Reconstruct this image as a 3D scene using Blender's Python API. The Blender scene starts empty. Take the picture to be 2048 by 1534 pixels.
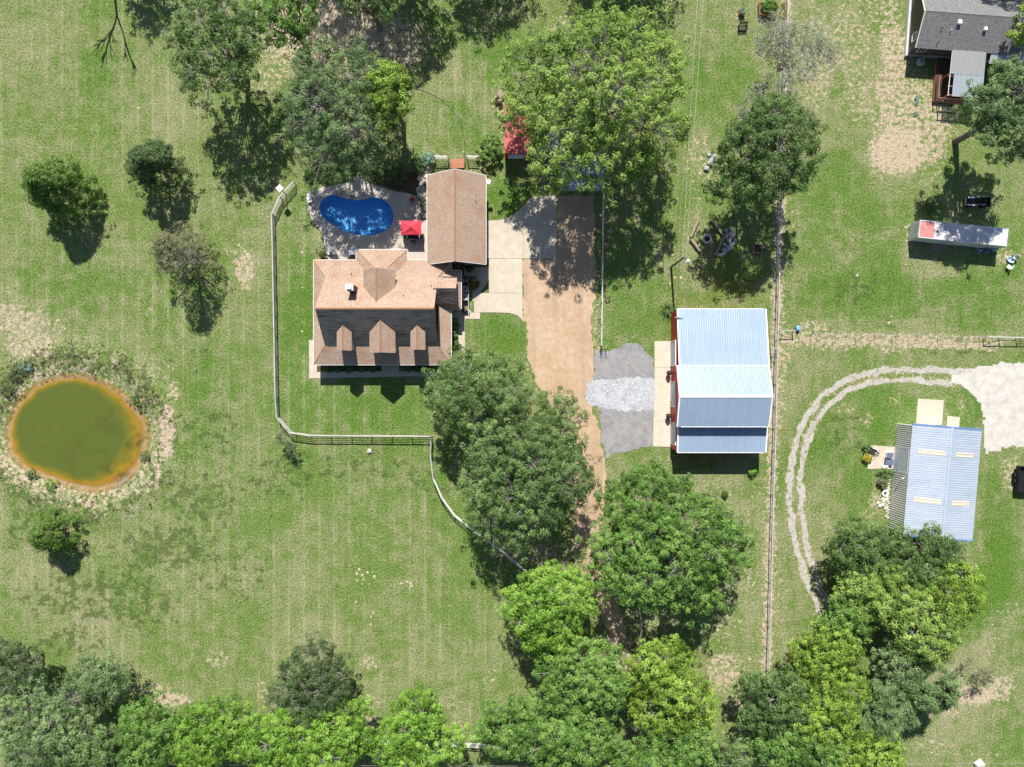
import bpy, math, random
import numpy as np
from mathutils import Vector, Matrix

# ---------------------------------------------------------------- camera, sky, sun, exposure
S = bpy.context.scene
COL = S.collection
CAMH = 100.0                       # drone height in metres
FPX = 1420.0                       # focal length in photograph pixels (2048 wide)
cam_d = bpy.data.cameras.new('camera'); cam = bpy.data.objects.new('camera', cam_d); COL.objects.link(cam)
cam.location = (0, 0, CAMH); cam.rotation_euler = (0, 0, 0)
cam_d.sensor_width = 36.0; cam_d.lens = 36.0 * FPX / 2048.0
cam_d.clip_start = 0.5; cam_d.clip_end = 4000
S.camera = cam
SUN_EL = math.radians(47.0); SUN_AZ = math.radians(-4.0)   # azimuth from +Y, clockwise
W = bpy.data.worlds.new('World'); S.world = W; W.use_nodes = True
wn = W.node_tree.nodes; wl = W.node_tree.links
bgn = wn.get('Background') or wn.new('ShaderNodeBackground')
sky = wn.new('ShaderNodeTexSky'); sky.sky_type = 'NISHITA'; sky.sun_disc = False
sky.sun_elevation = SUN_EL; sky.sun_rotation = SUN_AZ
sky.air_density = 1.0; sky.dust_density = 0.6; sky.ozone_density = 1.0
wl.new(sky.outputs[0], bgn.inputs[0]); bgn.inputs[1].default_value = 0.062
sd = bpy.data.lights.new('sun', 'SUN'); so = bpy.data.objects.new('sun', sd); COL.objects.link(so)
sd.energy = 4.6; sd.angle = math.radians(0.53); sd.color = (1.0, 0.95, 0.87)
tosun = Vector((math.sin(SUN_AZ) * math.cos(SUN_EL), math.cos(SUN_AZ) * math.cos(SUN_EL), math.sin(SUN_EL)))
so.rotation_euler = (-tosun).to_track_quat('-Z', 'Y').to_euler(); so.location = (0, 40, 60)
S.view_settings.view_transform = 'Standard'; S.view_settings.look = 'None'
S.view_settings.exposure = 0.76; S.view_settings.gamma = 1.0
S.view_settings.use_curve_mapping = False

# ---------------------------------------------------------------- helpers
RNG = np.random.default_rng(7); random.seed(5)
ORI = {}                            # origin of each thing's local frame

def G(px, py, z=0.0):
    """ground plan position of something seen at photograph pixel px,py standing z metres high"""
    k = (CAMH - z) / FPX
    return ((px - 1024.0) * k, (767.0 - py) * k)
def G3(px, py, z=0.0):
    x, y = G(px, py, z); return (x, y, z)
def GP(pts, z=0.0): return [G(a, b, z) for a, b in pts]

def tag(o, label=None, cat=None, group=None, kind=None):
    if label: o['label'] = label
    if cat: o['category'] = cat
    if group: o['group'] = group
    if kind: o['kind'] = kind
    return o
def thing(name, label, cat, xy, group=None, z=0.0):
    o = bpy.data.objects.new(name, None); COL.objects.link(o)
    o.empty_display_size = 0.3
    o.location = (xy[0], xy[1], z); ORI[o.name] = Vector((xy[0], xy[1], z))
    return tag(o, label, cat, group)

class MB:
    def __init__(s): s.v = []; s.f = []
    def add(s, vs, fs):
        n = len(s.v); s.v += [tuple(q) for q in vs]; s.f += [tuple(i + n for i in q) for q in fs]; return s
    def box(s, x0, x1, y0, y1, z0, z1):
        return s.add([(x0,y0,z0),(x1,y0,z0),(x1,y1,z0),(x0,y1,z0),(x0,y0,z1),(x1,y0,z1),(x1,y1,z1),(x0,y1,z1)],
                     [(3,2,1,0),(4,5,6,7),(0,1,5,4),(1,2,6,5),(2,3,7,6),(3,0,4,7)])
    def obox(s, c, sz, rz=0.0, tilt=0.0, ax='X'):
        M = Matrix.Translation(Vector(c)) @ Matrix.Rotation(rz, 4, 'Z') @ Matrix.Rotation(tilt, 4, ax)
        a, b, d = [q / 2 for q in sz]
        vs = [M @ Vector(q) for q in [(-a,-b,-d),(a,-b,-d),(a,b,-d),(-a,b,-d),(-a,-b,d),(a,-b,d),(a,b,d),(-a,b,d)]]
        return s.add(vs, [(3,2,1,0),(4,5,6,7),(0,1,5,4),(1,2,6,5),(2,3,7,6),(3,0,4,7)])
    def prism(s, poly, z0, z1):
        n = len(poly)
        ar = sum(poly[i][0]*poly[(i+1)%n][1]-poly[(i+1)%n][0]*poly[i][1] for i in range(n))
        if ar < 0: poly = poly[::-1]
        vs = [(p[0],p[1],z0) for p in poly] + [(p[0],p[1],z1) for p in poly]
        fs = [tuple(range(n-1,-1,-1)), tuple(range(n,2*n))] + [(i,(i+1)%n,n+(i+1)%n,n+i) for i in range(n)]
        return s.add(vs, fs)
    def slab(s, c, t):
        """polygon c (3-D corners, counter-clockwise from above) with thickness t downward"""
        n = len(c); c = [Vector(q) for q in c]
        nn = (c[1]-c[0]).cross(c[2]-c[0]).normalized()
        if nn.z < 0: c = c[::-1]; nn = -nn
        lo = [q - nn*t for q in c]
        return s.add(list(c)+lo, [tuple(range(n)), tuple(range(2*n-1,n-1,-1))] + [(i,n+i,n+(i+1)%n,(i+1)%n) for i in range(n)])
    def tube(s, pts, r, n=6, cap=True):
        pts = [Vector(p) for p in pts]; m = len(pts)
        rs = r if isinstance(r, (list, tuple)) else [r]*m
        base = len(s.v); prev = None
        for i, p in enumerate(pts):
            d = (pts[min(i+1,m-1)] - pts[max(i-1,0)])
            if d.length < 1e-9: d = Vector((0,0,1))
            d.normalize()
            if prev is None: u = d.orthogonal().normalized()
            else:
                u = prev - d*prev.dot(d)
                u = u.normalized() if u.length > 1e-6 else d.orthogonal().normalized()
            prev = u; w = d.cross(u)
            for k in range(n):
                a = 2*math.pi*k/n; s.v.append(tuple(p + (u*math.cos(a)+w*math.sin(a))*rs[i]))
        for i in range(m-1):
            for k in range(n):
                a = base+i*n+k; b = base+i*n+(k+1)%n
                s.f.append((a,b,b+n,a+n))
        if cap:
            s.f.append(tuple(base+k for k in range(n-1,-1,-1))); s.f.append(tuple(base+(m-1)*n+k for k in range(n)))
        return s
    def lathe(s, c, prof, n=14, sx=1.0, sy=1.0, rz=0.0):
        base = len(s.v); m = len(prof)
        for r, z in prof:
            for k in range(n):
                a = 2*math.pi*k/n; x = r*math.cos(a)*sx; y = r*math.sin(a)*sy
                s.v.append((c[0]+x*math.cos(rz)-y*math.sin(rz), c[1]+x*math.sin(rz)+y*math.cos(rz), c[2]+z))
        for i in range(m-1):
            for k in range(n):
                a = base+i*n+k; b = base+i*n+(k+1)%n; s.f.append((a,b,b+n,a+n))
        s.f.append(tuple(base+k for k in range(n-1,-1,-1))); s.f.append(tuple(base+(m-1)*n+k for k in range(n)))
        return s
    def build(s, name, mat, parent=None, smooth=False, kind=None, origin=None):
        me = bpy.data.meshes.new(name)
        if parent is not None: o0 = ORI[parent.name]
        elif origin is not None: o0 = Vector(origin)
        else:
            a = np.array(s.v); o0 = Vector((a[:,0].mean(), a[:,1].mean(), a[:,2].min()))
        me.from_pydata([(q[0]-o0.x, q[1]-o0.y, q[2]-o0.z) for q in s.v], [], s.f)
        me.materials.append(mat); me.update()
        if smooth: me.shade_smooth()
        o = bpy.data.objects.new(name, me); COL.objects.link(o)
        if parent is not None: o.parent = parent
        else: o.location = o0
        ORI[o.name] = o0
        if kind: o['kind'] = kind
        return o

def npmesh(name, V, F, mat, parent=None, kind=None, smooth=False, origin=(0,0,0), fattr=None, vattr=None):
    """V (n,3), F (m,k) arrays"""
    me = bpy.data.meshes.new(name); k = F.shape[1]; m = len(F)
    o0 = ORI[parent.name] if parent is not None else Vector(origin)
    V = V - np.array(o0)
    me.vertices.add(len(V)); me.vertices.foreach_set('co', V.astype(np.float32).ravel())
    me.loops.add(m*k); me.loops.foreach_set('vertex_index', F.astype(np.int32).ravel())
    me.polygons.add(m); me.polygons.foreach_set('loop_start', np.arange(0, m*k, k, dtype=np.int32))
    me.polygons.foreach_set('loop_total', np.full(m, k, dtype=np.int32))
    if fattr:
        for n_, arr in fattr.items():
            a = me.attributes.new(n_, 'FLOAT', 'FACE'); a.data.foreach_set('value', arr.astype(np.float32))
    if vattr:
        for n_, arr in vattr.items():
            a = me.attributes.new(n_, 'FLOAT_COLOR', 'POINT'); a.data.foreach_set('color', arr.astype(np.float32).ravel())
    me.materials.append(mat); me.update(calc_edges=True); me.validate()
    if smooth: me.shade_smooth()
    o = bpy.data.objects.new(name, me); COL.objects.link(o)
    if parent is not None: o.parent = parent
    else: o.location = o0
    ORI[o.name] = o0
    if kind: o['kind'] = kind
    return o
def place(o, mesh_name_obj, parent, M):
    """copy of a part sharing mesh data, at matrix M in the parent's frame"""
    c = mesh_name_obj.copy(); COL.objects.link(c); c.parent = parent; c.matrix_local = M; return c

# value noise in numpy
def _h(ix, iy, seed):
    n = (ix.astype(np.int64)*374761393 + iy.astype(np.int64)*668265263 + seed*982451653) & 0x7fffffff
    n = ((n ^ (n >> 13)) * 1274126177) & 0x7fffffff
    return ((n ^ (n >> 16)) & 0xffff) / 65535.0
def vnoise(x, y, seed=0):
    x = np.asarray(x, float); y = np.asarray(y, float)
    ix = np.floor(x); iy = np.floor(y); fx = x-ix; fy = y-iy
    fx = fx*fx*(3-2*fx); fy = fy*fy*(3-2*fy)
    a = _h(ix,iy,seed); b = _h(ix+1,iy,seed); c = _h(ix,iy+1,seed); d = _h(ix+1,iy+1,seed)
    return (a*(1-fx)+b*fx)*(1-fy) + (c*(1-fx)+d*fx)*fy
def fbm(x, y, seed=0, o=4):
    t = 0; a = .5; s = 0
    for i in range(o):
        t = t + a*vnoise(x*2**i, y*2**i, seed+i*17); s += a; a *= .55
    return t/s
def inpoly(x, y, poly):
    x = np.asarray(x, float); y = np.asarray(y, float); r = np.zeros(x.shape, bool); n = len(poly)
    for i in range(n):
        x0, y0 = poly[i]; x1, y1 = poly[(i+1) % n]
        if y0 == y1: continue
        c = ((y0 > y) != (y1 > y)) & (x < (x1-x0)*(y-y0)/(y1-y0)+x0)
        r ^= c
    return r
def polydist(x, y, path, closed=False):
    x = np.asarray(x, float); y = np.asarray(y, float); d = np.full(x.shape, 1e9); n = len(path)
    for i in range(n if closed else n-1):
        x0, y0 = path[i]; x1, y1 = path[(i+1) % n]
        L = (x1-x0)**2+(y1-y0)**2+1e-12
        t = np.clip(((x-x0)*(x1-x0)+(y-y0)*(y1-y0))/L, 0, 1)
        d = np.minimum(d, np.hypot(x-x0-t*(x1-x0), y-y0-t*(y1-y0)))
    return d

# ---------------------------------------------------------------- materials
MATS = {}
def newmat(name):
    m = bpy.data.materials.new(name); m.use_nodes = True
    nt = m.node_tree; b = nt.nodes['Principled BSDF']; return m, nt, b
def N(nt, typ, **kw):
    n = nt.nodes.new(typ)
    for k, v in kw.items():
        if k.startswith('_'): n.inputs[k[1:]].default_value = v
        else: setattr(n, k, v)
    return n
def ramp(nt, fac, stops):
    r = nt.nodes.new('ShaderNodeValToRGB'); e = r.color_ramp.elements
    e[0].position = stops[0][0]; e[0].color = (*stops[0][1], 1); e[1].position = stops[-1][0]; e[1].color = (*stops[-1][1], 1)
    for p, c in stops[1:-1]:
        q = e.new(p); q.color = (*c, 1)
    nt.links.new(fac, r.inputs[0]); return r.outputs[0]
def noise(nt, co, scale, detail=4, rough=.6, dist=0.0):
    n = N(nt, 'ShaderNodeTexNoise', _Scale=scale, _Detail=detail, _Roughness=rough, _Distortion=dist)
    nt.links.new(co, n.inputs['Vector']); return n.outputs['Fac']
def mixc(nt, fac, a, b, mode='MIX'):
    m = nt.nodes.new('ShaderNodeMix'); m.data_type = 'RGBA'; m.blend_type = mode
    for i, q in ((0, fac), (6, a), (7, b)):
        if hasattr(q, 'links'): nt.links.new(q, m.inputs[i])
        else: m.inputs[i].default_value = q if i == 0 else ((*q, 1) if len(q) == 3 else q)
    return m.outputs[2]
def math_(nt, op, a, b=0.0, c=None, clamp=False):
    m = nt.nodes.new('ShaderNodeMath'); m.operation = op; m.use_clamp = clamp
    for i, q in enumerate((a, b) if c is None else (a, b, c)):
        if hasattr(q, 'links'): nt.links.new(q, m.inputs[i])
        else: m.inputs[i].default_value = q
    return m.outputs[0]
def worldpos(nt): return nt.nodes.new('ShaderNodeNewGeometry').outputs['Position']
def bump(nt, b, h, strength=.4, dist=.03):
    n = N(nt, 'ShaderNodeBump', _Strength=strength, _Distance=dist)
    nt.links.new(h, n.inputs['Height']); nt.links.new(n.outputs[0], b.inputs['Normal'])

def mottled(name, c0, c1, scale=3.0, rough=.85, metal=0.0, spec=.3, speck=None, bmp=.25, bdist=.02, big=None, streak=None):
    """two-tone noise surface; speck=(colour, scale, threshold)"""
    if name in MATS: return MATS[name]
    m, nt, b = newmat(name); co = worldpos(nt)
    f = noise(nt, co, scale, 6, .65)
    col = ramp(nt, f, [(.3, c0), (.7, c1)])
    if big:
        g = noise(nt, co, big[1], 3, .6)
        g = math_(nt, 'MULTIPLY', math_(nt, 'SUBTRACT', g, .42, clamp=True), 4.0, clamp=True)
        col = mixc(nt, math_(nt, 'MULTIPLY', g, big[2]), col, big[0])
    if streak:                        # wear running one way: (colour, (sx,sy,sz), amount)
        mp = N(nt, 'ShaderNodeMapping'); mp.inputs['Scale'].default_value = streak[1]; nt.links.new(co, mp.inputs[0])
        v = math_(nt, 'MULTIPLY', math_(nt, 'SUBTRACT', noise(nt, mp.outputs[0], 1.0, 4, .6, .3), .48, clamp=True), 6.0, clamp=True)
        col = mixc(nt, math_(nt, 'MULTIPLY', v, streak[2]), col, streak[0])
    if speck:
        v = noise(nt, co, speck[1], 2, .5)
        v = math_(nt, 'MULTIPLY', math_(nt, 'SUBTRACT', v, speck[2], clamp=True), 12.0, clamp=True)
        col = mixc(nt, v, col, speck[0])
    nt.links.new(col, b.inputs['Base Color'])
    b.inputs['Roughness'].default_value = rough; b.inputs['Metallic'].default_value = metal
    b.inputs['Specular IOR Level'].default_value = spec
    if bmp: bump(nt, b, noise(nt, co, scale*6, 3, .7), bmp, bdist)
    MATS[name] = m; return m
def plain(name, c, rough=.6, metal=0.0, var=.12, scale=4.0):
    c0 = tuple(q*(1-var) for q in c); c1 = tuple(min(1, q*(1+var)) for q in c)
    return mottled(name, c0, c1, scale, rough, metal, bmp=.08, bdist=.005)
# ---- ground: grass, bare soil and straw decided by surveyed patches (attribute) and broken up by noise
def ground_material():
    m, nt, b = newmat('grass_ground'); co = worldpos(nt)
    at = nt.nodes.new('ShaderNodeVertexColor'); at.layer_name = 'cover'
    sp = nt.nodes.new('ShaderNodeSeparateColor'); nt.links.new(at.outputs['Color'], sp.inputs[0])
    dirt, lush, dry = sp.outputs[0], sp.outputs[1], sp.outputs[2]
    weed = at.outputs['Alpha']
    nf = noise(nt, co, 4.2, 8, .78)          # blades and thatch
    nm = noise(nt, co, .55, 5, .62)         # metre patches
    nb = noise(nt, co, .09, 4, .55)         # broad patches
    mp = N(nt, 'ShaderNodeMapping'); mp.inputs['Scale'].default_value = (1.0, .09, 1.0)
    nt.links.new(co, mp.inputs[0]); ns = noise(nt, mp.outputs[0], 1.1, 4, .6)   # mowing streaks
    g = ramp(nt, nf, [(.36, (0.045, 0.076, 0.017)), (.46, (0.110, 0.162, 0.042)), (.54, (0.170, 0.226, 0.072)), (.66, (0.332, 0.374, 0.167))])
    gl = ramp(nt, nf, [(.36, (0.028, 0.070, 0.009)), (.5, (0.084, 0.168, 0.025)), (.66, (0.194, 0.278, 0.069))])
    gd = ramp(nt, nf, [(.36, (0.092, 0.101, 0.045)), (.5, (0.242, 0.244, 0.131)), (.66, (0.458, 0.428, 0.284))])
    soil = ramp(nt, nf, [(.34, (.215, .160, .108)), (.5, (.425, .342, .248)), (.64, (.62, .535, .42))])
    # broad natural drift between green and straw
    dd = math_(nt, 'ADD', math_(nt, 'MULTIPLY', math_(nt, 'SUBTRACT', nm, .5), 4.2), math_(nt, 'MULTIPLY', math_(nt, 'SUBTRACT', nb, .5), 4.0))
    dd = math_(nt, 'ADD', dd, math_(nt, 'MULTIPLY', math_(nt, 'SUBTRACT', ns, .5), 2.4))
    f_dry = math_(nt, 'ADD', math_(nt, 'ADD', dry, .15), math_(nt, 'MULTIPLY', dd, .50), clamp=True)
    f_l = math_(nt, 'ADD', lush, math_(nt, 'MULTIPLY', dd, -.55), clamp=True)
    col = mixc(nt, f_dry, g, gd); col = mixc(nt, f_l, col, gl)
    # bright mowing lines
    sx = nt.nodes.new('ShaderNodeSeparateXYZ'); nt.links.new(co, sx.inputs[0])
    w = math_(nt, 'SINE', math_(nt, 'MULTIPLY', sx.outputs[0], 2*math.pi/2.13))
    w = math_(nt, 'MULTIPLY', math_(nt, 'SUBTRACT', w, .80, clamp=True), 5.0, clamp=True)
    w = math_(nt, 'MULTIPLY', w, math_(nt, 'LESS_THAN', sx.outputs[0], -1.0))
    w = math_(nt, 'MULTIPLY', w, math_(nt, 'MULTIPLY', math_(nt, 'SUBTRACT', nm, .30, clamp=True), 1.1, clamp=True))
    w = math_(nt, 'MULTIPLY', w, math_(nt, 'MULTIPLY', math_(nt, 'SUBTRACT', nb, .38, clamp=True), 5.0, clamp=True))
    col = mixc(nt, math_(nt, 'MULTIPLY', w, .8), col, (.40, .44, .25))
    # darker clover and weeds
    nw = noise(nt, co, .75, 7, .68)
    wf = math_(nt, 'MULTIPLY', math_(nt, 'SUBTRACT', math_(nt, 'ADD', math_(nt, 'MULTIPLY', weed, 1.1), math_(nt, 'MULTIPLY', math_(nt, 'SUBTRACT', nw, .5), 4.0)), .48), 3.6, clamp=True)
    wf = math_(nt, 'MULTIPLY', wf, math_(nt, 'GREATER_THAN', weed, .02))
    col = mixc(nt, math_(nt, 'MULTIPLY', wf, .80), col, ramp(nt, nf, [(.36, (.020, .042, .010)), (.64, (.120, .170, .052))]))
    # bare soil with a torn edge
    n2 = noise(nt, co, 1.6, 7, .72)
    ds = math_(nt, 'ADD', dirt, math_(nt, 'MULTIPLY', math_(nt, 'SUBTRACT', n2, .5), 3.6))
    ds = math_(nt, 'MULTIPLY', math_(nt, 'SUBTRACT', ds, .50), 3.0, clamp=True)
    ds = math_(nt, 'MULTIPLY', ds, math_(nt, 'GREATER_THAN', dirt, .02))
    col = mixc(nt, ds, col, soil)
    nt.links.new(col, b.inputs['Base Color'])
    b.inputs['Roughness'].default_value = .95; b.inputs['Specular IOR Level'].default_value = .1
    hh = math_(nt, 'ADD', noise(nt, co, 5.5, 6, .75), math_(nt, 'MULTIPLY', nm, .8))
    bump(nt, b, hh, .75, .16)
    return m
M_GROUND = ground_material()

# patches surveyed from the photograph: px, py, rx, ry, amount
DIRT = [(1800,300,70,60,.95),(1785,205,55,110,.7),(1790,110,40,80,.75),(1875,215,60,60,.62),(1785,40,35,60,.6),(1700,70,60,90,.52),(1725,180,60,80,.48),(1760,20,40,40,.5),
 (1635,120,36,130,.52),(1830,250,90,110,.72),(1855,350,40,40,.4),(1400,310,40,60,.48),(1395,400,30,60,.3),(1110,60,30,30,.45),(1135,40,40,20,.5),
 (1280,245,40,40,.55),(1420,340,30,50,.45),(645,50,170,90,.95),(740,95,140,80,.85),(560,130,60,60,.5),(520,140,60,70,.4),
 (492,540,24,42,.72),(475,500,30,22,.42),(430,400,20,16,.30),(290,620,26,20,.36),(30,640,80,46,.66),(60,690,70,36,.64),(90,655,50,40,.45),(10,600,60,50,.32),
 (335,850,17,75,.92),(315,935,12,40,.80),(275,975,40,16,.58),(345,780,14,26,.6),(215,985,60,14,.7),(150,730,120,25,.42),(310,735,40,30,.36),
 (340,1400,50,22,.80),(290,1380,60,20,.55),(270,1355,40,18,.35),(60,1330,40,40,.5),(190,1395,80,30,.5),(360,1450,20,30,.6),
 (435,1320,32,24,.5),(742,1328,26,18,.62),(765,1350,20,18,.42),(735,1400,34,26,.48),(725,1450,25,34,.72),(530,1385,22,30,.55),(545,1410,18,26,.6),
 (980,1360,20,30,.42),(900,1410,30,26,.38),(915,1450,18,26,.5),(725,1160,14,12,.3),
 (1450,1345,40,60,.66),(1500,1160,26,60,.42),(1440,1250,50,40,.42),(1480,1400,28,46,.66),(1470,1480,30,50,.5),(1260,1470,20,60,.5),(1240,1300,30,60,.65),(1190,1160,30,60,.75),(1165,1080,36,60,.70),
 (1510,1060,24,120,.30),(1560,1180,20,130,.35),(1530,1240,40,80,.28),
 (1932,1392,85,24,.9),(1900,1420,30,20,.6),(1995,1378,46,40,.68),(1985,1290,25,36,.42),(2010,1230,40,40,.34),(1905,1350,30,20,.45),(1870,1495,60,24,.46),(1960,1500,60,20,.30),
 (1565,700,26,70,.60),(1560,790,16,100,.55),(1558,640,12,60,.6),(1546,920,12,200,.52),(1625,655,50,14,.62),(1700,668,80,7,.7),(1800,672,160,8,.62),(1960,680,110,9,.55),(1660,690,60,12,.55),(1780,695,30,24,.5),
 (1690,815,30,12,.5),(1730,840,22,18,.45),(1790,795,14,14,.45),(1830,870,10,10,.5),(1925,815,14,20,.45),(1765,1000,30,30,.6),(1735,1035,24,18,.5),(1650,1050,16,20,.35),(1655,1090,20,40,.35),
 (1580,230,40,50,.4),(1600,200,40,40,.35),(1590,270,30,30,.45),(1580,430,26,60,.35),(1740,480,30,14,.2),(1880,545,40,14,.3),(2010,515,26,18,.65),(1818,470,12,34,.6),
 (1195,660,10,80,.55),(1200,550,8,90,.45),(1215,470,16,60,.4),(1350,720,10,60,.4),(1240,960,26,12,.4),(1335,915,20,10,.5),(1205,935,14,30,.55),
 (1010,250,18,50,.48),(995,215,14,40,.4),(1080,330,50,20,.55),(1400,470,34,40,.42),(860,375,16,40,.6),(960,340,24,20,.35),(870,310,26,12,.4),(1110,350,30,40,.5),
 (1030,1080,70,70,.55),(1100,1120,60,50,.6),(905,880,10,20,.2),(1300,1240,90,60,.45),(1165,920,14,70,.55),(1060,760,30,40,.4),
 (2020,950,26,40,.6),(1480,30,10,30,.3),(1585,60,8,80,.45),(1600,120,10,120,.3),(820,60,50,60,.5),(1380,640,14,20,.3)]
LUSH = [(595,640,40,250,.70),(640,430,40,60,.5),(700,815,170,60,.62),(1000,668,55,42,.85),(1015,395,45,40,.9),(1000,120,90,60,.55),(925,240,50,60,.32),
 (200,140,46,66,.62),(225,15,60,26,.5),(170,560,130,80,.34),(330,600,60,90,.4),(420,770,60,60,.52),(400,960,60,150,.22),(60,560,60,60,.3),
 (1700,470,130,80,.42),(1720,590,190,60,.62),(1950,600,110,70,.58),(1690,340,40,60,.48),(1660,430,80,60,.42),(2030,540,30,50,.6),
 (1690,880,100,90,.58),(1720,800,110,26,.55),(1990,1120,46,150,.85),(1930,1230,60,60,.78),(2010,1000,40,60,.48),(1930,820,34,80,.75),(1850,1440,60,40,.34),(2020,1460,50,60,.36),(1720,980,40,60,.62),
 (1430,120,50,110,.30),(1480,150,30,60,.38),(1300,600,70,90,.42),(1300,500,70,90,.42),(1440,560,90,60,.40),(1545,650,10,300,.55),(1250,660,50,50,.38),(1270,930,50,40,.42),
 (880,1010,60,60,.30),(760,900,110,30,.30),(600,930,60,60,.20),(700,1100,300,160,.12),(1840,215,14,50,.9),(1860,190,6,20,.7),(1450,950,60,30,.2),(890,920,14,60,.7)]
DRY = [(90,120,140,140,.22),(330,180,80,120,.26),(450,420,60,80,.28),(60,330,100,80,.16),(80,660,110,90,.50),(60,980,90,60,.30),(120,1120,140,90,.30),(300,1090,90,60,.28),
 (170,1240,190,80,.34),(430,1330,90,60,.30),(800,1330,200,90,.18),(520,460,30,160,.24),(1420,170,50,140,.22),(1640,90,90,150,.42),(1700,200,90,100,.34),(1480,1140,60,220,.40),
 (1960,1330,90,120,.40),(1900,1450,110,70,.32),(1980,680,120,20,.3),(1750,680,180,40,.3),(1610,1130,60,180,.36),(950,230,60,70,.24),(900,150,60,80,.3),(1850,520,120,60,.2),(620,700,10,100,.2),
 (1590,750,40,60,.3),(1640,720,60,40,.2),(1400,970,120,60,.22),(1430,280,60,80,.28),(1260,520,40,70,.16),(1120,1470,120,60,.35),(620,1340,200,80,.2)]
WEED = [(400,1000,90,60,.55),(330,1100,120,50,.62),(420,870,80,60,.40),(190,1190,170,60,.55),(300,1210,80,60,.50),(140,1290,90,36,.5),(460,1150,100,70,.36),(700,930,180,40,.40),(850,960,80,50,.42),(560,960,90,60,.42),
 (60,1060,60,60,.45),(150,990,150,20,.5),(160,735,150,20,.55),(30,800,30,60,.6),(300,800,36,50,.5),(340,960,50,50,.35),(40,960,40,30,.4),(1240,1000,60,30,.4),(380,720,60,30,.3),(1700,575,60,40,.5),(1930,700,110,14,.5),(1680,860,40,50,.4)]
POND = [(15,872),(19,842),(36,806),(72,772),(118,755),(165,753),(205,766),(245,790),(275,820),(293,850),(294,880),(284,915),(262,950),(235,970),(190,981),(150,974),(95,955),(50,935),(22,908)]
POOL = [(637.4,415),(642,402),(651.5,393.4),(663,388.7),(675,390.5),(686.7,395),(702,398.7),(716,400),(728,398.7),(739,395),(750.5,394),(764.6,397),(776,405.7),(784.5,416),(788,428),(788,438.5),(783.3,451.4),(772.8,462),(758.7,469),(743.5,472),(727,471.6),(713,470.5),(698.5,467.3),(680.8,459.7),(663,449),(649,439.8),(641,429)]
PONDW = GP(POND); POOLW = GP(POOL)
BFENCE = GP([(1574,-30),(1568,200),(1558,480),(1552,700),(1546,880),(1541,1040),(1533,1345)]); WFENCE = GP([(1565,676),(1700,684),(1830,686),(1990,690)])
RUT1 = GP([(1945,745),(1830,738),(1760,742),(1690,762),(1645,790),(1612,835),(1591,885),(1579,950),(1579,1010),(1590,1080),(1608,1150),(1638,1220),(1668,1285)])
RUT2 = GP([(1905,766),(1800,758),(1740,763),(1692,782),(1652,815),(1626,850),(1608,900),(1601,960),(1603,1020),(1612,1090),(1632,1150),(1655,1210),(1692,1285)])

def blobs(x, y, lst):
    r = np.zeros(x.shape)
    px = x*FPX/CAMH+1024; py = 767-y*FPX/CAMH
    wx = (fbm(x*.35, y*.35, 3)-.5)*40; wy = (fbm(x*.35, y*.35, 9)-.5)*40
    for a, b_, rx, ry, k in lst:
        q = ((px+wx*min(1, rx/40)-a)/rx)**2 + ((py+wy*min(1, ry/40)-b_)/ry)**2
        r = np.maximum(r, k*np.clip(1.35-q, 0, 1)) if lst is not DRY else r + k*np.exp(-q*1.2)
    return r
def cover(x, y):
    d = blobs(x, y, DIRT); l = blobs(x, y, LUSH); dr = blobs(x, y, DRY); w = blobs(x, y, WEED)
    pd = polydist(x, y, PONDW, True); ins = inpoly(x, y, PONDW)
    ring = np.clip(1-(pd-1.2)/4.2, 0, 1)*(~ins)
    d = np.maximum(d, np.where(ins, 1.0, ring*.80*(.25+.95*fbm(x*.35, y*.35, 21))))
    for r_ in (BFENCE, WFENCE): d = np.maximum(d, .78*np.clip(1-(polydist(x, y, r_)-.35)/1.2, 0, 1))
    for r_ in (RUT1, RUT2): d = np.maximum(d, .66*np.clip(1-(polydist(x, y, r_)-.25)/.75, 0, 1))
    w = np.maximum(w, np.where(ins, 0, np.clip(1-np.abs(pd-3.0)/2.6, 0, 1)*.72))
    return np.stack([d, np.clip(l*(1-.7*d), 0, 1), np.clip(dr, 0, .8), w], -1)
def gz(x, y):
    """terrain height: flat meadow, pond basin with a low uneven bank"""
    pd = polydist(x, y, PONDW, True); ins = inpoly(x, y, PONDW)
    depth = -np.clip(.18+pd*.28, 0, 1.6)
    bank = np.where(ins, depth, -.18+np.clip(pd/1.6, 0, 1)*.18 + .28*np.exp(-((pd-3.4)/1.5)**2)*(.35+1.1*fbm(x*.4, y*.4, 31)))
    return np.where(pd < 12, bank, 0.0)

xs = np.concatenate([[-1500,-700,-350,-200,-140,-110,-95,-87], np.arange(-82, 82.01, .45), [87,95,110,140,200,350,700,1500]])
ys = np.concatenate([[-1500,-700,-350,-200,-140,-110,-90,-76], np.arange(-70, 72.01, .45), [78,90,110,140,200,350,700,1500]])
gx, gy = np.meshgrid(xs, ys); nx, ny = len(xs), len(ys)
gzv = gz(gx.ravel(), gy.ravel())
gv = np.stack([gx.ravel(), gy.ravel(), gzv], -1)
ii, jj = np.meshgrid(np.arange(nx-1), np.arange(ny-1)); a0 = (jj*nx+ii).ravel()
gf = np.stack([a0, a0+1, a0+nx+1, a0+nx], -1)
fx_ = gv[gf].mean(1)
keep = ~(inpoly(fx_[:,0], fx_[:,1], POOLW))
gr = npmesh('ground', gv, gf[keep], M_GROUND, kind='structure', smooth=True, vattr={'cover': cover(gv[:,0], gv[:,1])})
tag(gr, 'mown meadow and lawn with bare sandy patches', 'ground')

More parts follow.
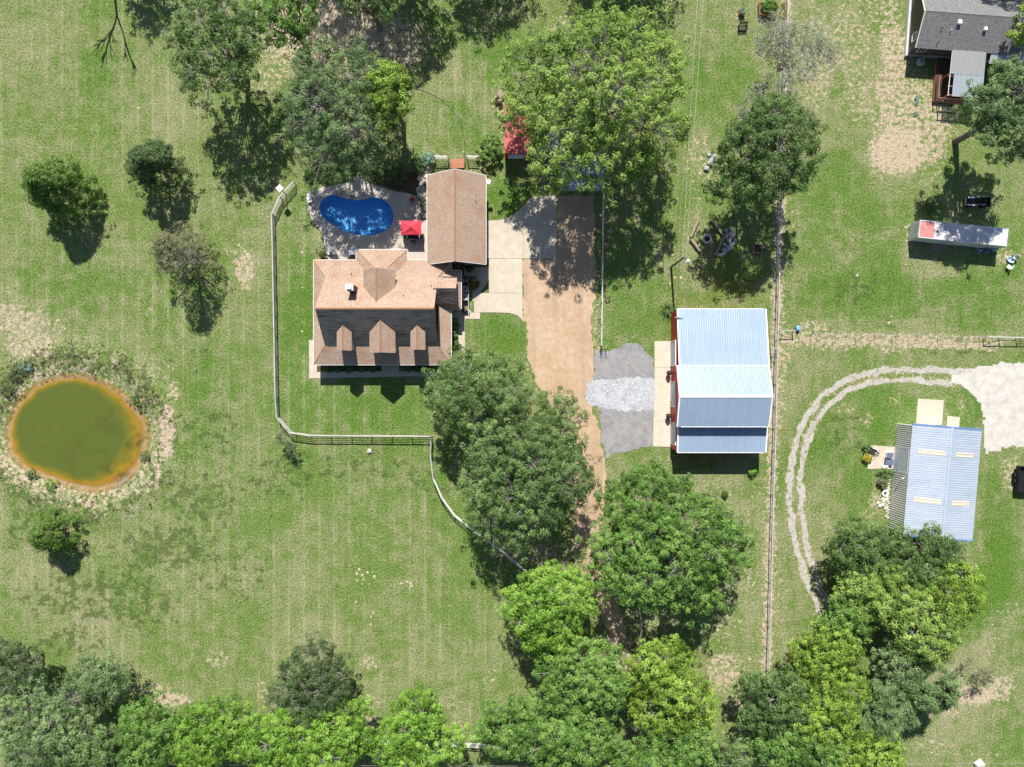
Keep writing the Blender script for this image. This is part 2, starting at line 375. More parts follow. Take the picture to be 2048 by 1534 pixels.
# ---- pond and its turbid water (depth decides how much of the clay bed shows)
def pond_water_material():
    m, nt, b = newmat('pond_water'); co = worldpos(nt)
    at = nt.nodes.new('ShaderNodeVertexColor'); at.layer_name = 'depth'
    sp = nt.nodes.new('ShaderNodeSeparateColor'); nt.links.new(at.outputs['Color'], sp.inputs[0])
    n1 = noise(nt, co, .8, 5, .6)
    f = math_(nt, 'ADD', sp.outputs[0], math_(nt, 'MULTIPLY', math_(nt, 'SUBTRACT', n1, .5), .5), clamp=True)
    col = ramp(nt, f, [(.0, (.40, .215, .040)), (.25, (.29, .165, .018)), (.5, (.150, .132, .016)), (1.0, (.080, .104, .020))])
    n2 = noise(nt, co, .28, 5, .62)
    alg = math_(nt, 'MULTIPLY', math_(nt, 'SUBTRACT', n2, .50, clamp=True), 7.0, clamp=True)
    alg = math_(nt, 'MULTIPLY', alg, sp.outputs[1])
    col = mixc(nt, math_(nt, 'MULTIPLY', alg, .8), col, (.042, .050, .013))
    nt.links.new(col, b.inputs['Base Color']); b.inputs['Roughness'].default_value = .10
    b.inputs['Specular IOR Level'].default_value = .30
    tr = nt.nodes.new('ShaderNodeBsdfTransparent'); mx = nt.nodes.new('ShaderNodeMixShader')
    op = math_(nt, 'ADD', math_(nt, 'MULTIPLY', f, 2.2), .30, clamp=True)
    nt.links.new(op, mx.inputs[0]); nt.links.new(tr.outputs[0], mx.inputs[1]); nt.links.new(b.outputs[0], mx.inputs[2])
    nt.links.new(mx.outputs[0], nt.nodes['Material Output'].inputs[0])
    bump(nt, b, noise(nt, co, 2.0, 2, .5), .05, .02)
    return m
px_ = np.arange(-74, -48, .3); py_ = np.arange(-18, 4, .3); wx, wy = np.meshgrid(px_, py_); n_ = len(px_)
wz = np.full(wx.size, -.12); wdep = np.where(inpoly(wx.ravel(), wy.ravel(), PONDW), polydist(wx.ravel(), wy.ravel(), PONDW, True), 0)
ii, jj = np.meshgrid(np.arange(n_-1), np.arange(len(py_)-1)); a0 = (jj*n_+ii).ravel()
wf = np.stack([a0, a0+1, a0+n_+1, a0+n_], -1)
cz = gz(wx.ravel(), wy.ravel()); keepw = (cz[wf].min(1) < -.10)
se = np.clip((wx.ravel()+62)*.1+(-wy.ravel()-6)*.07, 0, 1)
W_ = npmesh('pond_water', np.stack([wx.ravel(), wy.ravel(), wz], -1), wf[keepw], pond_water_material(), kind='structure', smooth=True,
       vattr={'depth': np.stack([np.clip((wdep-.2)/(.55+2.2*fbm(wx.ravel()*.3, wy.ravel()*.3, 75)**2+4.2*se*fbm(wx.ravel()*.25, wy.ravel()*.25, 77)), 0, 1), se, se*0, se*0+1], -1)})
tag(W_, 'murky olive green farm pond with orange clay shallows', 'pond')

# ---- sheets with torn edges (gravel) and slabs (concrete)
EXCL = [POOLW]
def ragged(name, poly, z, mat, res=.18, amp=.35, nscale=1.6, label=None, cat=None, holes=.0, seed=1, kind='structure'):
    P = np.array(poly); x = np.arange(P[:,0].min()-1, P[:,0].max()+1, res); y = np.arange(P[:,1].min()-1, P[:,1].max()+1, res)
    X, Y = np.meshgrid(x, y); nX = len(x)
    dx = (fbm(X*nscale, Y*nscale, seed)-.5)*2*amp; dy = (fbm(X*nscale, Y*nscale, seed+50)-.5)*2*amp
    V = np.stack([X.ravel(), Y.ravel(), np.full(X.size, z)+.006*vnoise(X.ravel()*2, Y.ravel()*2, 4)], -1)
    ii, jj = np.meshgrid(np.arange(nX-1), np.arange(len(y)-1)); a = (jj*nX+ii).ravel()
    F = np.stack([a, a+1, a+nX+1, a+nX], -1)
    c = V[F].mean(1); d0 = dx.ravel()[a]; d1 = dy.ravel()[a]
    k = inpoly(c[:,0]+d0, c[:,1]+d1, poly)
    if holes: k &= ~((fbm(c[:,0]*2.2, c[:,1]*2.2, seed+7) < holes))
    F = F[k]; u, inv = np.unique(F, return_inverse=True)
    o = npmesh(name, V[u], inv.reshape(F.shape), mat, kind=kind, smooth=True, origin=(P[:,0].mean(), P[:,1].mean(), z))
    if label: tag(o, label, cat)
    return o
def strip_poly(path, w):
    L = []; R = []
    for i, p in enumerate(path):
        a = path[max(i-1,0)]; b = path[min(i+1,len(path)-1)]
        d = math.hypot(b[0]-a[0], b[1]-a[1]) or 1; n = (-(b[1]-a[1])/d, (b[0]-a[0])/d)
        L.append((p[0]+n[0]*w/2, p[1]+n[1]*w/2)); R.append((p[0]-n[0]*w/2, p[1]-n[1]*w/2))
    return L+R[::-1]
M_TAN = mottled('tan_gravel', (.375,.268,.178), (.51,.385,.272), 1.4, .95, spec=.1, speck=((.66,.55,.43), 14, .64), bmp=.6, bdist=.04, big=((.31,.20,.12), .22, .40), streak=((.30,.205,.135), (.55,.05,.5), .45))
M_GREYG = mottled('grey_gravel', (.165,.165,.175), (.285,.28,.285), 1.1, .95, spec=.1, speck=((.48,.47,.46), 14, .60), bmp=.6, bdist=.04, big=((.33,.315,.30), .25, .4))
M_LIGHTG = mottled('pale_gravel', (.25,.265,.295), (.43,.445,.475), .7, .95, spec=.1, speck=((.8,.8,.8), 12, .58), bmp=.8, bdist=.06)
M_WHITEG = mottled('white_rock', (.40,.375,.335), (.56,.54,.50), .9, .95, spec=.1, speck=((.28,.25,.21), 6, .63), bmp=.8, bdist=.06)
M_RUT = mottled('rut_gravel', (.30,.275,.235), (.47,.45,.41), 1.6, .95, spec=.1, speck=((.22,.19,.15), 5, .60), bmp=.8, bdist=.05)
M_CONC = mottled('concrete', (.43,.375,.30), (.555,.495,.41), .9, .9, spec=.15, speck=((.40,.34,.27), 6, .68), bmp=.15, bdist=.01, big=((.44,.385,.31), .3, .5))
M_CONCW = mottled('pale_concrete', (.44,.40,.33), (.56,.515,.44), .8, .9, spec=.15, bmp=.15, bdist=.01, big=((.58,.46,.32), .4, .4))
DRIVE = GP([(1113,391),(1190,391),(1190,570),(1184,650),(1187,700),(1188,760),(1172,790),(1196,850),(1207,905),(1213,962),(1208,1010),(1196,1075),(1205,1130),(1235,1200),(1262,1290),
   (1225,1290),(1190,1200),(1158,1130),(1146,1060),(1150,990),(1150,900),(1120,840),(1075,770),(1052,700),(1053,655),(1045,640),(1045,517),(1113,517)])
tag(ragged('gravel_driveway', DRIVE, .010, M_TAN, .2, .5, .9, seed=2), 'wide tan gravel driveway beside the house', 'driveway'); EXCL.append(DRIVE)
PADN = GP([(1189,706),(1225,699),(1250,688),(1272,683),(1288,698),(1303,716),(1310,740),(1306,770),(1300,760),(1190,770),(1186,735)])
PADS = GP([(1196,815),(1312,805),(1306,892),(1280,898),(1255,904),(1232,906),(1212,916),(1204,880)])
PADM = GP([(1168,790),(1176,768),(1200,760),(1240,756),(1300,757),(1335,762),(1345,780),(1341,806),(1322,816),(1288,820),(1255,824),(1220,818),(1180,812)])
tag(ragged('gravel_pad', PADN, .020, M_GREYG, .16, .45, 1.2, seed=3), 'grey gravel pad north of the pale gravel heap', 'gravel')
tag(ragged('gravel_pad', PADS, .021, M_GREYG, .16, .45, 1.2, seed=4), 'grey gravel pad south of the pale gravel heap', 'gravel')
tag(ragged('spread_gravel', PADM, .034, M_LIGHTG, .12, .45, .9, seed=5), 'pale loose gravel spread in front of the barn', 'gravel')
EXCL += [PADN, PADS, PADM]
RW = GP([(1900,742),(1945,735),(1985,727),(2075,727),(2090,905),(2030,890),(1998,900),(1970,902),(1967,840),(1958,800),(1935,778),(1905,768)])
tag(ragged('white_gravel_yard', RW, .012, M_WHITEG, .2, .6, .9, seed=6), 'white crushed rock yard beside the metal building', 'gravel'); EXCL.append(RW)
for k, (r_, lab) in enumerate(((RUT1, 'outer white gravel wheel track curving round the lawn'), (RUT2, 'inner white gravel wheel track curving round the lawn'))):
    tag(ragged('gravel_track', strip_poly(r_, .78), .012, M_RUT, .10, .55, .8, seed=8+k, holes=.27), lab, 'track'); EXCL.append(strip_poly(r_, .8))
ROCK_BED = GP([(846,372),(858,352),(868,338),(858,330),(840,345),(832,372),(836,392),(850,408),(855,395)])

# concrete: every pour between two joints is a slab of its own
def slabset(name, label, polys, top=.06, mat=None, cat='pavement'):
    c = np.mean([p for q in polys for p in q], 0)
    t = thing(name, label, cat, c); t['kind'] = 'structure'
    for q in polys:
        cx = sum(p[0] for p in q)/len(q); cy = sum(p[1] for p in q)/len(q)
        q2 = [(p[0]+(cx-p[0])*.004, p[1]+(cy-p[1])*.004) for p in q]
        q2 = [(p[0]-.008*np.sign(p[0]-cx), p[1]-.008*np.sign(p[1]-cy)) for p in q2]
        MB().prism(q2, -.05, top+random.uniform(-.004,.004)).build('slab', mat or M_CONC, t)
        EXCL.append(q)
    return t
slabset('concrete_driveway', 'pale concrete driveway slabs east of the garage', [GP(q, .06) for q in [
   [(1066,392),(1113,391),(1113,450),(1047,450),(1047,412),(1056,400)],
   [(1047,450),(1113,450),(1113,517),(1047,517)],
   [(974,441),(1000,440),(1022,432),(1038,420),(1047,412),(1047,517),(974,517)],
   [(978,517),(1045,517),(1045,586),(978,586)],
   [(960,586),(1045,586),(1045,640),(1036,631),(1018,626),(990,625),(948,625),(948,603)],
   [(928,534),(978,534),(978,560),(960,586),(948,603),(945,603),(945,552),(928,552)]]])
slabset('walkway', 'concrete walkway along the front of the house', [GP(q, .06) for q in [
   [(618,680),(634,680),(634,744),(618,744)],[(618,744),(697,743),(697,755),(618,757)],[(697,743),(763,742),(763,754),(697,755)],
   [(763,730),(798,730),(798,753),(763,754)],[(798,742),(857,741),(857,753),(798,753)],[(857,741),(905,740),(905,752),(857,753)]]])
slabset('side_path', 'narrow concrete path east of the house', [GP(q, .06) for q in [
   [(916,636),(930,636),(930,668),(916,668)],[(916,668),(930,668),(930,705),(916,705)],[(903,620),(930,620),(930,636),(903,636)],[(930,625),(960,625),(960,638),(930,638)]]])
slabset('barn_apron', 'pale concrete apron in front of the barn doors', [GP(q, .06) for q in [
   [(1309,682),(1346,682),(1345,735),(1309,735)],[(1309,735),(1345,735),(1344,790),(1309,790)],[(1309,790),(1344,790),(1343,842),(1307,842)],[(1307,842),(1343,842),(1341,894),(1306,893)]]], mat=M_CONCW)
slabset('patio', 'square concrete patio west of the blue metal building', [GP([(1740,890),(1792,894),(1788,938),(1735,938)], .06)])
slabset('concrete_pad', 'concrete pad north of the blue metal building', [GP([(1836,797),(1888,800),(1884,850),(1832,850)], .06)])
slabset('small_pad', 'small concrete pad beside the metal building corner', [GP([(1895,832),(1920,834),(1918,858),(1893,856)], .06)])

# pool: shell, coping, water, deck
M_DECK = mottled('pool_deck_concrete', (.40,.365,.32), (.53,.485,.43), 1.6, .9, spec=.15, bmp=.15, bdist=.01, big=((.40,.34,.28), .4, .5))
M_LINER = mottled('pool_liner', (.13,.43,.84), (.18,.52,.90), 2.2, .5, bmp=0, speck=((.22,.52,.88), 5, .64))
def water_mat():
    m, nt, b = newmat('pool_water'); co = worldpos(nt)
    b.inputs['Base Color'].default_value = (.0,.0,.0,1)
    gl = N(nt, 'ShaderNodeBsdfGlossy', _Roughness=.03); tr = nt.nodes.new('ShaderNodeBsdfTransparent'); tr.inputs[0].default_value = (.78,.93,.99,1)
    fr = N(nt, 'ShaderNodeFresnel', _IOR=1.33); mx = nt.nodes.new('ShaderNodeMixShader')
    bm = N(nt, 'ShaderNodeBump', _Strength=.35, _Distance=.05); nt.links.new(noise(nt, co, 1.6, 3, .5, .4), bm.inputs['Height'])
    nt.links.new(bm.outputs[0], gl.inputs['Normal']); nt.links.new(bm.outputs[0], fr.inputs['Normal'])
    nt.links.new(fr.outputs[0], mx.inputs[0]); nt.links.new(tr.outputs[0], mx.inputs[1]); nt.links.new(gl.outputs[0], mx.inputs[2])
    nt.links.new(mx.outputs[0], nt.nodes['Material Output'].inputs[0]); return m
PC = np.mean(np.array(POOLW), 0)
def grow(poly, d):
    out = []; n = len(poly)
    for i, p in enumerate(poly):
        a = poly[i-1]; b = poly[(i+1) % n]; L = math.hypot(b[0]-a[0], b[1]-a[1])
        out.append((p[0]-d*(b[1]-a[1])/L*-1*ORIENT, p[1]+d*(b[0]-a[0])/L*-1*ORIENT))
    return out
ar = sum(POOLW[i][0]*POOLW[(i+1)%len(POOLW)][1]-POOLW[(i+1)%len(POOLW)][0]*POOLW[i][1] for i in range(len(POOLW)))
ORIENT = 1 if ar > 0 else -1
def smooth_poly(p, it=2):
    for _ in range(it):
        q = []
        for i in range(len(p)):
            a = p[i]; b = p[(i+1) % len(p)]
            q += [(a[0]*.75+b[0]*.25, a[1]*.75+b[1]*.25), (a[0]*.25+b[0]*.75, a[1]*.25+b[1]*.75)]
        p = q
    return p
POOLS = smooth_poly(POOLW, 2)
pool = thing('swimming_pool', 'kidney shaped blue swimming pool behind the house', 'pool', PC)
mb = MB(); n = len(POOLS)
vs = [(p[0], p[1], .05) for p in POOLS] + [(PC[0]+(p[0]-PC[0])*.93, PC[1]+(p[1]-PC[1])*.93, -1.1) for p in POOLS] + [(PC[0], PC[1], -1.7)]
fs = []
for i in range(n):
    j = (i+1) % n; fs += [(i, n+i, n+j, j), (n+i, 2*n, n+j)]
mb.add(vs, fs); mb.build('pool_shell', M_LINER, pool, True)
mb = MB(); co_ = grow(POOLS, .32); ci_ = grow(POOLS, -.03)
if not inpoly(np.array([POOLS[0][0]]), np.array([POOLS[0][1]]), co_)[0]: co_ = grow(POOLS, -.32); ci_ = grow(POOLS, .03)
M_COPE = mottled('coping_stone', (.40,.37,.33), (.56,.52,.46), 3.0, .85)
for i in range(0, n, 2):               # coping stones one by one
    j = (i+2) % n; f = .06
    def L(a, b, t): return (a[0]+(b[0]-a[0])*t, a[1]+(b[1]-a[1])*t)
    q = [L(ci_[i],ci_[j],f), L(ci_[i],ci_[j],1-f), L(co_[i],co_[j],1-f), L(co_[i],co_[j],f)]
    MB().prism(q, 0.0, .115+random.uniform(-.004,.004)).build('coping_stone', M_COPE, pool)
mb = MB().add([(p[0], p[1], -.03) for p in ci_], [tuple(range(n))] if ORIENT > 0 else [tuple(range(n-1,-1,-1))])
mb.build('water', water_mat(), pool)
DECK = GP([(613,398),(615,388),(622,381),(640,375),(668,371),(700,364),(716,352),(729,352),(735,366),(760,373),(790,383),(815,386),(832,393),(840,405),(843,430),(857,431),(858,522),(648,522),(648,472),(640,460),(624,440),(616,420)], .05)
EXCL.append(DECK)
def rayhit(poly, c, a):
    d = (math.cos(a), math.sin(a)); best = None
    for i in range(len(poly)):
        p = poly[i]; q = poly[(i+1) % len(poly)]; e = (q[0]-p[0], q[1]-p[1]); den = d[0]*e[1]-d[1]*e[0]
        if abs(den) < 1e-9: continue
        t = ((p[0]-c[0])*e[1]-(p[1]-c[1])*e[0])/den; s = ((p[0]-c[0])*d[1]-(p[1]-c[1])*d[0])/den
        if t > 0 and -1e-9 <= s <= 1+1e-9 and (best is None or t > best): best = t
    return (c[0]+d[0]*best, c[1]+d[1]*best)
angs = sorted([2*math.pi*i/120 for i in range(120)] + [math.atan2(p[1]-PC[1], p[0]-PC[0]) % (2*math.pi) for p in DECK])
mb = MB(); A = [rayhit(POOLS, PC, a) for a in angs]; B = [rayhit(DECK, PC, a) for a in angs]; n = len(angs)
mb.add([(p[0],p[1],.07) for p in A]+[(p[0],p[1],.07) for p in B]+[(p[0],p[1],-.05) for p in B],
       [(i,n+i,n+(i+1)%n,(i+1)%n) for i in range(n)]+[(n+i,2*n+i,2*n+(i+1)%n,n+(i+1)%n) for i in range(n)])
tag(mb.build('pool_deck', M_DECK), 'concrete deck around the swimming pool', 'deck', kind='structure')
M_DIRTBED = mottled('mulch', (.055,.038,.028), (.13,.09,.065), 5, .95, bmp=.8, bdist=.05, speck=((.2,.15,.11), 9, .62))
tag(ragged('mulch_bed', GP([(736,350),(742,364),(765,372),(792,381),(816,385),(830,390),(842,366),(835,345),(800,342),(760,343)]), .014, M_DIRTBED, .16, .3, 1.3, seed=12),
    'dark mulch bed north of the pool deck', 'flower bed', kind='structure')
tag(ragged('front_bed', GP([(632,733),(632,743),(763,742),(763,731)]), .016, M_DIRTBED, .16, .1, 1.3, seed=13), 'dark mulch bed under the front eaves', 'flower bed')
# ---------------------------------------------------------------- building helpers
M_SHING = mottled('tan_shingles', (.29,.212,.162), (.395,.30,.236), 3.4, .92, spec=.12, speck=((.62,.49,.39), 9.0, .60), bmp=.35, bdist=.02, big=((.29,.165,.105), .45, .55))
M_SHING2 = mottled('grey_shingles', (.125,.125,.128), (.225,.224,.226), 3.2, .92, spec=.12, speck=((.36,.36,.36), 7.5, .62), bmp=.35, bdist=.02)
def streaked():
    m, nt, b = newmat('streaked_tan_shingles'); co = worldpos(nt)
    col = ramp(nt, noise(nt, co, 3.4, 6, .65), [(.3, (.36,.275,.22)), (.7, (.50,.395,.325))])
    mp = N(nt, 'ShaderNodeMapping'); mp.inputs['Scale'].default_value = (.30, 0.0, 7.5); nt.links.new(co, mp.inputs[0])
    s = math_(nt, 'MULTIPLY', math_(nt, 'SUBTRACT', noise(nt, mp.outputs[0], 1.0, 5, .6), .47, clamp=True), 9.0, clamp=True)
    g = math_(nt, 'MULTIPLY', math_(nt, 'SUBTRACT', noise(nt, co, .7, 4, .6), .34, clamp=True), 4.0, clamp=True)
    col = mixc(nt, math_(nt, 'MULTIPLY', math_(nt, 'MULTIPLY', s, g), .75), col, (.05,.046,.042))  # thin dark streaks running along the courses, broken up by noise
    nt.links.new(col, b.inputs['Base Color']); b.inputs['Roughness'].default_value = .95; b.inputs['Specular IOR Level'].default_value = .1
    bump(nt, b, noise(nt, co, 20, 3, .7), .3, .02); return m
M_STREAKED = streaked()
M_RIDGE = mottled('ridge_shingles', (.29,.155,.085), (.36,.21,.125), 4, .92)
M_WHITE = plain('white_trim', (.80,.80,.79), .5)
M_BRICK = mottled('brown_brick', (.20,.115,.080), (.30,.19,.135), 6, .9)
M_SIDING = mottled('brown_siding', (.070,.055,.045), (.105,.085,.070), 3, .7)
M_GLASS = plain('window_glass', (.03,.04,.05), .08, var=.05)
M_GALV = plain('galvalume', (.66,.69,.73), .38, .55, .05, .6)
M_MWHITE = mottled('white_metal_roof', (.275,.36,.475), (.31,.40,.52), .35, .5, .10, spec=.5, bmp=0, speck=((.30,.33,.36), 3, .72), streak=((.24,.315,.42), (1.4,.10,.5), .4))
M_RED = plain('red_metal', (.48,.035,.035), .5, .0, .1)
M_REDROOF = mottled('faded_red_metal', (.46,.10,.095), (.56,.15,.14), 1.2, .5, .0, spec=.4, bmp=0)
M_BLUEM = mottled('blue_grey_metal', (.36,.42,.505), (.41,.47,.55), .5, .5, .10, spec=.5, bmp=0, speck=((.30,.29,.28), 2.5, .70), streak=((.30,.36,.44), (.12,1.2,.5), .4))
M_BLACK = plain('black_steel', (.012,.012,.014), .5)
M_GREYST = plain('grey_pipe', (.42,.42,.42), .55, .2)
M_WOOD = mottled('weathered_wood', (.20,.155,.115), (.36,.29,.225), 6, .9, bmp=.4)
M_WOODR = mottled('red_cedar', (.33,.13,.075), (.46,.21,.13), 5, .8)
M_WOODD = mottled('dark_wood', (.06,.035,.026), (.12,.075,.055), 5, .85)
M_DOOR = plain('pale_roll_door', (.52,.55,.60), .55, .0, .05)

def courses(parent, c, expo=.2, butt=(.004,.014), tab=.95, mat=None, seed=0):
    """real shingle courses on a roof slope: c = bottom-left, bottom-right, top-right, top-left"""
    bl, br, tr, tl = [Vector(q) for q in c]; rnd = random.Random(seed)
    n = (br-bl).cross(tl-bl)
    if n.length < 1e-6: n = (br-bl).cross(tr-bl)
    n.normalize()
    if n.z < 0: n = -n
    H = ((tl+tr)/2-(bl+br)/2).length; k = max(1, round(H/expo)); mb = MB()
    for i in range(k):
        v0, v1 = i/k, (i+1.12)/k
        v1 = min(v1, 1)
        L0, R0 = bl.lerp(tl, v0), br.lerp(tr, v0); L1, R1 = bl.lerp(tl, v1), br.lerp(tr, v1)
        w = (R0-L0).length; m = max(1, round(w/tab)); cuts = [0]+sorted((q+.5*rnd.random())/m for q in range(1, m))+[1]
        for a, b in zip(cuts[:-1], cuts[1:]):
            h = rnd.uniform(*butt); g = .004/max(w, .1)
            p = [L0.lerp(R0, a+g), L0.lerp(R0, b-g), L1.lerp(R1, b-g), L1.lerp(R1, a+g)]
            base = [q + n*.001 for q in p]
            top = [p[0]+n*(h+.006), p[1]+n*(h*rnd.uniform(.8, 1.2)+.006), p[2]+n*.004, p[3]+n*.004]
            mb.add(base[:2]+top, [(2,3,4,5),(0,1,3,2)])
    return mb.build('shingle_courses', mat or M_SHING, parent, kind='stuff')
def slope(parent, c, mat=None, t=.12, name='roof_slope', **kw):
    o = MB().slab(c, t).build(name, mat or M_SHING, parent)
    if kw.get('sh', True): courses(parent, c, mat=mat, **{k: v for k, v in kw.items() if k != 'sh'})
    return o
def ridge(parent, a, b, w=.16, mat=None):
    a = Vector(a); b = Vector(b); d = (b-a); L = d.length; d.normalize()
    side = d.cross(Vector((0,0,1))).normalized(); up = side.cross(d).normalized()
    v = [a-side*w-up*.05, a+up*.045, a+side*w-up*.05, b-side*w-up*.05, b+up*.045, b+side*w-up*.05]
    return MB().add(v, [(0,1,4,3),(1,2,5,4),(0,3,5,2),(0,2,1),(3,4,5)]).build('ridge_cap', mat or M_RIDGE, parent)
def gutter(parent, a, b, mat=None, w=.13):
    a = Vector(a); b = Vector(b); d = (b-a).normalized(); s = d.cross(Vector((0,0,1))).normalized()*w/2
    v = [a-s, a+s, b+s, b-s]; lo = [q-Vector((0,0,.14)) for q in v]
    return MB().add(v+lo, [(0,1,2,3),(7,6,5,4),(0,4,5,1),(1,5,6,2),(2,6,7,3),(3,7,4,0)]).build('gutter', mat or M_WHITE, parent)
FACE = {'S': (0,-1), 'N': (0,1), 'E': (1,0), 'W': (-1,0)}
def window(parent, x, y, z, w, h, f, frame=None):
    nx_, ny_ = FACE[f]; tx, ty = -ny_, nx_
    def bx(mb, u0, u1, v0, v1, d0, d1):
        P = [(x+tx*u+nx_*d, y+ty*u+ny_*d) for u, d in ((u0,d0),(u1,d0),(u1,d1),(u0,d1))]
        return mb.prism(P, z+v0, z+v1)
    mb = MB(); e = .07
    bx(mb,-w/2-e,-w/2,-e,h+e,0,.06); bx(mb,w/2,w/2+e,-e,h+e,0,.06); bx(mb,-w/2,w/2,h,h+e,0,.06); bx(mb,-w/2,w/2,-e,0,0,.08); bx(mb,-.02,.02,0,h,.01,.045)
    o = mb.build('window', frame or M_WHITE, parent)
    bx(MB(), -w/2, w/2, 0, h, -.01, .02).build('pane', M_GLASS, o); return o
def door(parent, x, y, z, w, h, f, mat, name='door', ribs=0):
    nx_, ny_ = FACE[f]; tx, ty = -ny_, nx_
    def bx(mb, u0, u1, v0, v1, d0, d1):
        return mb.prism([(x+tx*u+nx_*d, y+ty*u+ny_*d) for u, d in ((u0,d0),(u1,d0),(u1,d1),(u0,d1))], z+v0, z+v1)
    mb = bx(MB(), -w/2, w/2, 0, h, .0, .05)
    for i in range(ribs): bx(mb, -w/2, w/2, h*(i+.08)/ribs, h*(i+.9)/ribs, .05, .075)
    o = mb.build(name, mat, parent); fr = MB(); e = .1
    bx(fr,-w/2-e,-w/2,0,h+e,0,.09); bx(fr,w/2,w/2+e,0,h+e,0,.09); bx(fr,-w/2,w/2,h,h+e,0,.09)
    fr.build('door_frame', M_WHITE, o)
    bx(MB(), w/2-.16, w/2-.08, 1.0, 1.06, .07, .13).build('handle', M_BLACK, o); return o
def ribbed(parent, p0, ux, uy, width, length, mat, pw=.91, rib=.055, pitch=.30, name='roof_panel', t=.03, rb=.055, rt=.02):
    """sheet metal panels side by side: p0 corner, ux along the eave, uy up the slope"""
    ux = Vector(ux).normalized(); uy = Vector(uy).normalized(); nz = ux.cross(uy).normalized()
    k = max(1, round(width/pw)); w = width/k; nr = max(1, round(w/pitch)); pr = []
    for i in range(nr):
        c = (i+.5)*w/nr; pr += [(c-rb,0),(c-rt,rib),(c+rt,rib),(c+rb,0)]
    pr = [(0.002,0)]+pr+[(w-.002,0)]; m = len(pr)
    vs = [(x, 0, z) for x, z in pr]+[(x, length, z) for x, z in pr]+[(0.002,0,-t),(w-.002,0,-t),(0.002,length,-t),(w-.002,length,-t)]
    fs = [(i,i+1,m+i+1,m+i) for i in range(m-1)]
    fs += [tuple([2*m]+[2*m+1]+list(range(m-1,-1,-1))), tuple([2*m+3]+[2*m+2]+list(range(m,2*m))), (2*m,2*m+2,2*m+3,2*m+1), (0,m,2*m+2,2*m), (m-1,2*m+1,2*m+3,2*m-1)]
    me = bpy.data.meshes.new(name); me.from_pydata(vs, [], fs); me.materials.append(mat); me.update()
    R = Matrix((ux, uy, nz)).transposed().to_4x4(); p0 = Vector(p0)-ORI[parent.name]
    for i in range(k):
        o = bpy.data.objects.new(name, me); COL.objects.link(o); o.parent = parent
        o.matrix_local = Matrix.Translation(p0+ux*w*i) @ R
    return me
def ribbed_slope(parent, a, b, up, mat, **kw):
    """a-b eave corners (left to right seen from outside, looking up-slope), up = point above a"""
    a = Vector(a); b = Vector(b); up = Vector(up)
    return ribbed(parent, a, b-a, up-a, (b-a).length, (up-a).length, mat, **kw)

# ---------------------------------------------------------------- main house
HO = (-17.6, 9.6)
house = thing('main_house', 'tan shingled house with three front dormers beside the pool', 'house', HO)
ex0, ex1, ey0, ey1 = -27.1, -8.3, 2.57, 16.87; bx0, bx1, by0, by1 = -25.3, -10.0, 5.14, 14.4; ZE, ZB, ZR, YR = 3.0, 4.0, 8.85, 9.65
MB().box(ex0+.55, ex1-.55, ey0+.6, ey1-.6, 0, 2.96).build('wall', M_BRICK, house)
E = [(ex0,ey0,ZE),(ex1,ey0,ZE),(ex1,ey1,ZE),(ex0,ey1,ZE)]; Bk = [(bx0,by0,ZB),(bx1,by0,ZB),(bx1,by1,ZB),(bx0,by1,ZB)]
Ein = [(bx0+.3,by0+.3,ZB+.1),(bx1-.3,by0+.3,ZB+.1),(bx1-.3,by1-.3,ZB+.1),(bx0+.3,by1-.3,ZB+.1)]
slope(house, [E[0],E[1],Bk[1],Bk[0]], name='porch_roof', seed=1, butt=(.004,.02))
slope(house, [E[1],E[2],Bk[2],Bk[1]], name='porch_roof', seed=2)
slope(house, [E[2],E[3],Bk[3],Bk[2]], name='porch_roof', seed=3)
slope(house, [E[3],E[0],Bk[0],Bk[3]], name='porch_roof', seed=4)
for i in range(4): ridge(house, E[i], Bk[i], .12)
for a, b in ((0,1),(1,2),(3,0)): gutter(house, E[a], E[b])
gutter(house, E[2], (-14.27, ey1, ZE)); gutter(house, (-21.28, ey1, ZE), E[3])
slope(house, [(bx1,by1,ZB),(bx0,by1,ZB),(bx0,YR,ZR),(bx1,YR,ZR)], name='main_roof_north', seed=5)
slope(house, [(bx0,by0,ZB),(bx1,by0,ZB),(bx1,YR,ZR),(bx0,YR,ZR)], M_STREAKED, name='main_roof_south', seed=6, expo=.25, butt=(.001,.016), tab=.8)
ridge(house, (bx0,YR,ZR), (bx1,YR,ZR))
for xx in (bx0+.35, bx1-.35):
    MB().add([(xx-.08,by0+.3,ZB-.3),(xx-.08,by1-.3,ZB-.3),(xx-.08,YR,ZR-.3),(xx+.08,by0+.3,ZB-.3),(xx+.08,by1-.3,ZB-.3),(xx+.08,YR,ZR-.3)],
             [(0,1,2),(5,4,3),(0,3,4,1),(1,4,5,2),(2,5,3,0)]).build('gable_wall', M_BRICK, house)
window(house, bx0+.26, YR, 5.6, 1.2, 1.2, 'W'); window(house, bx1-.26, 8.0, 5.3, .8, 1.0, 'E')
ms = (ZR-ZB)/(YR-by0); mn = (ZR-ZB)/(by1-YR)
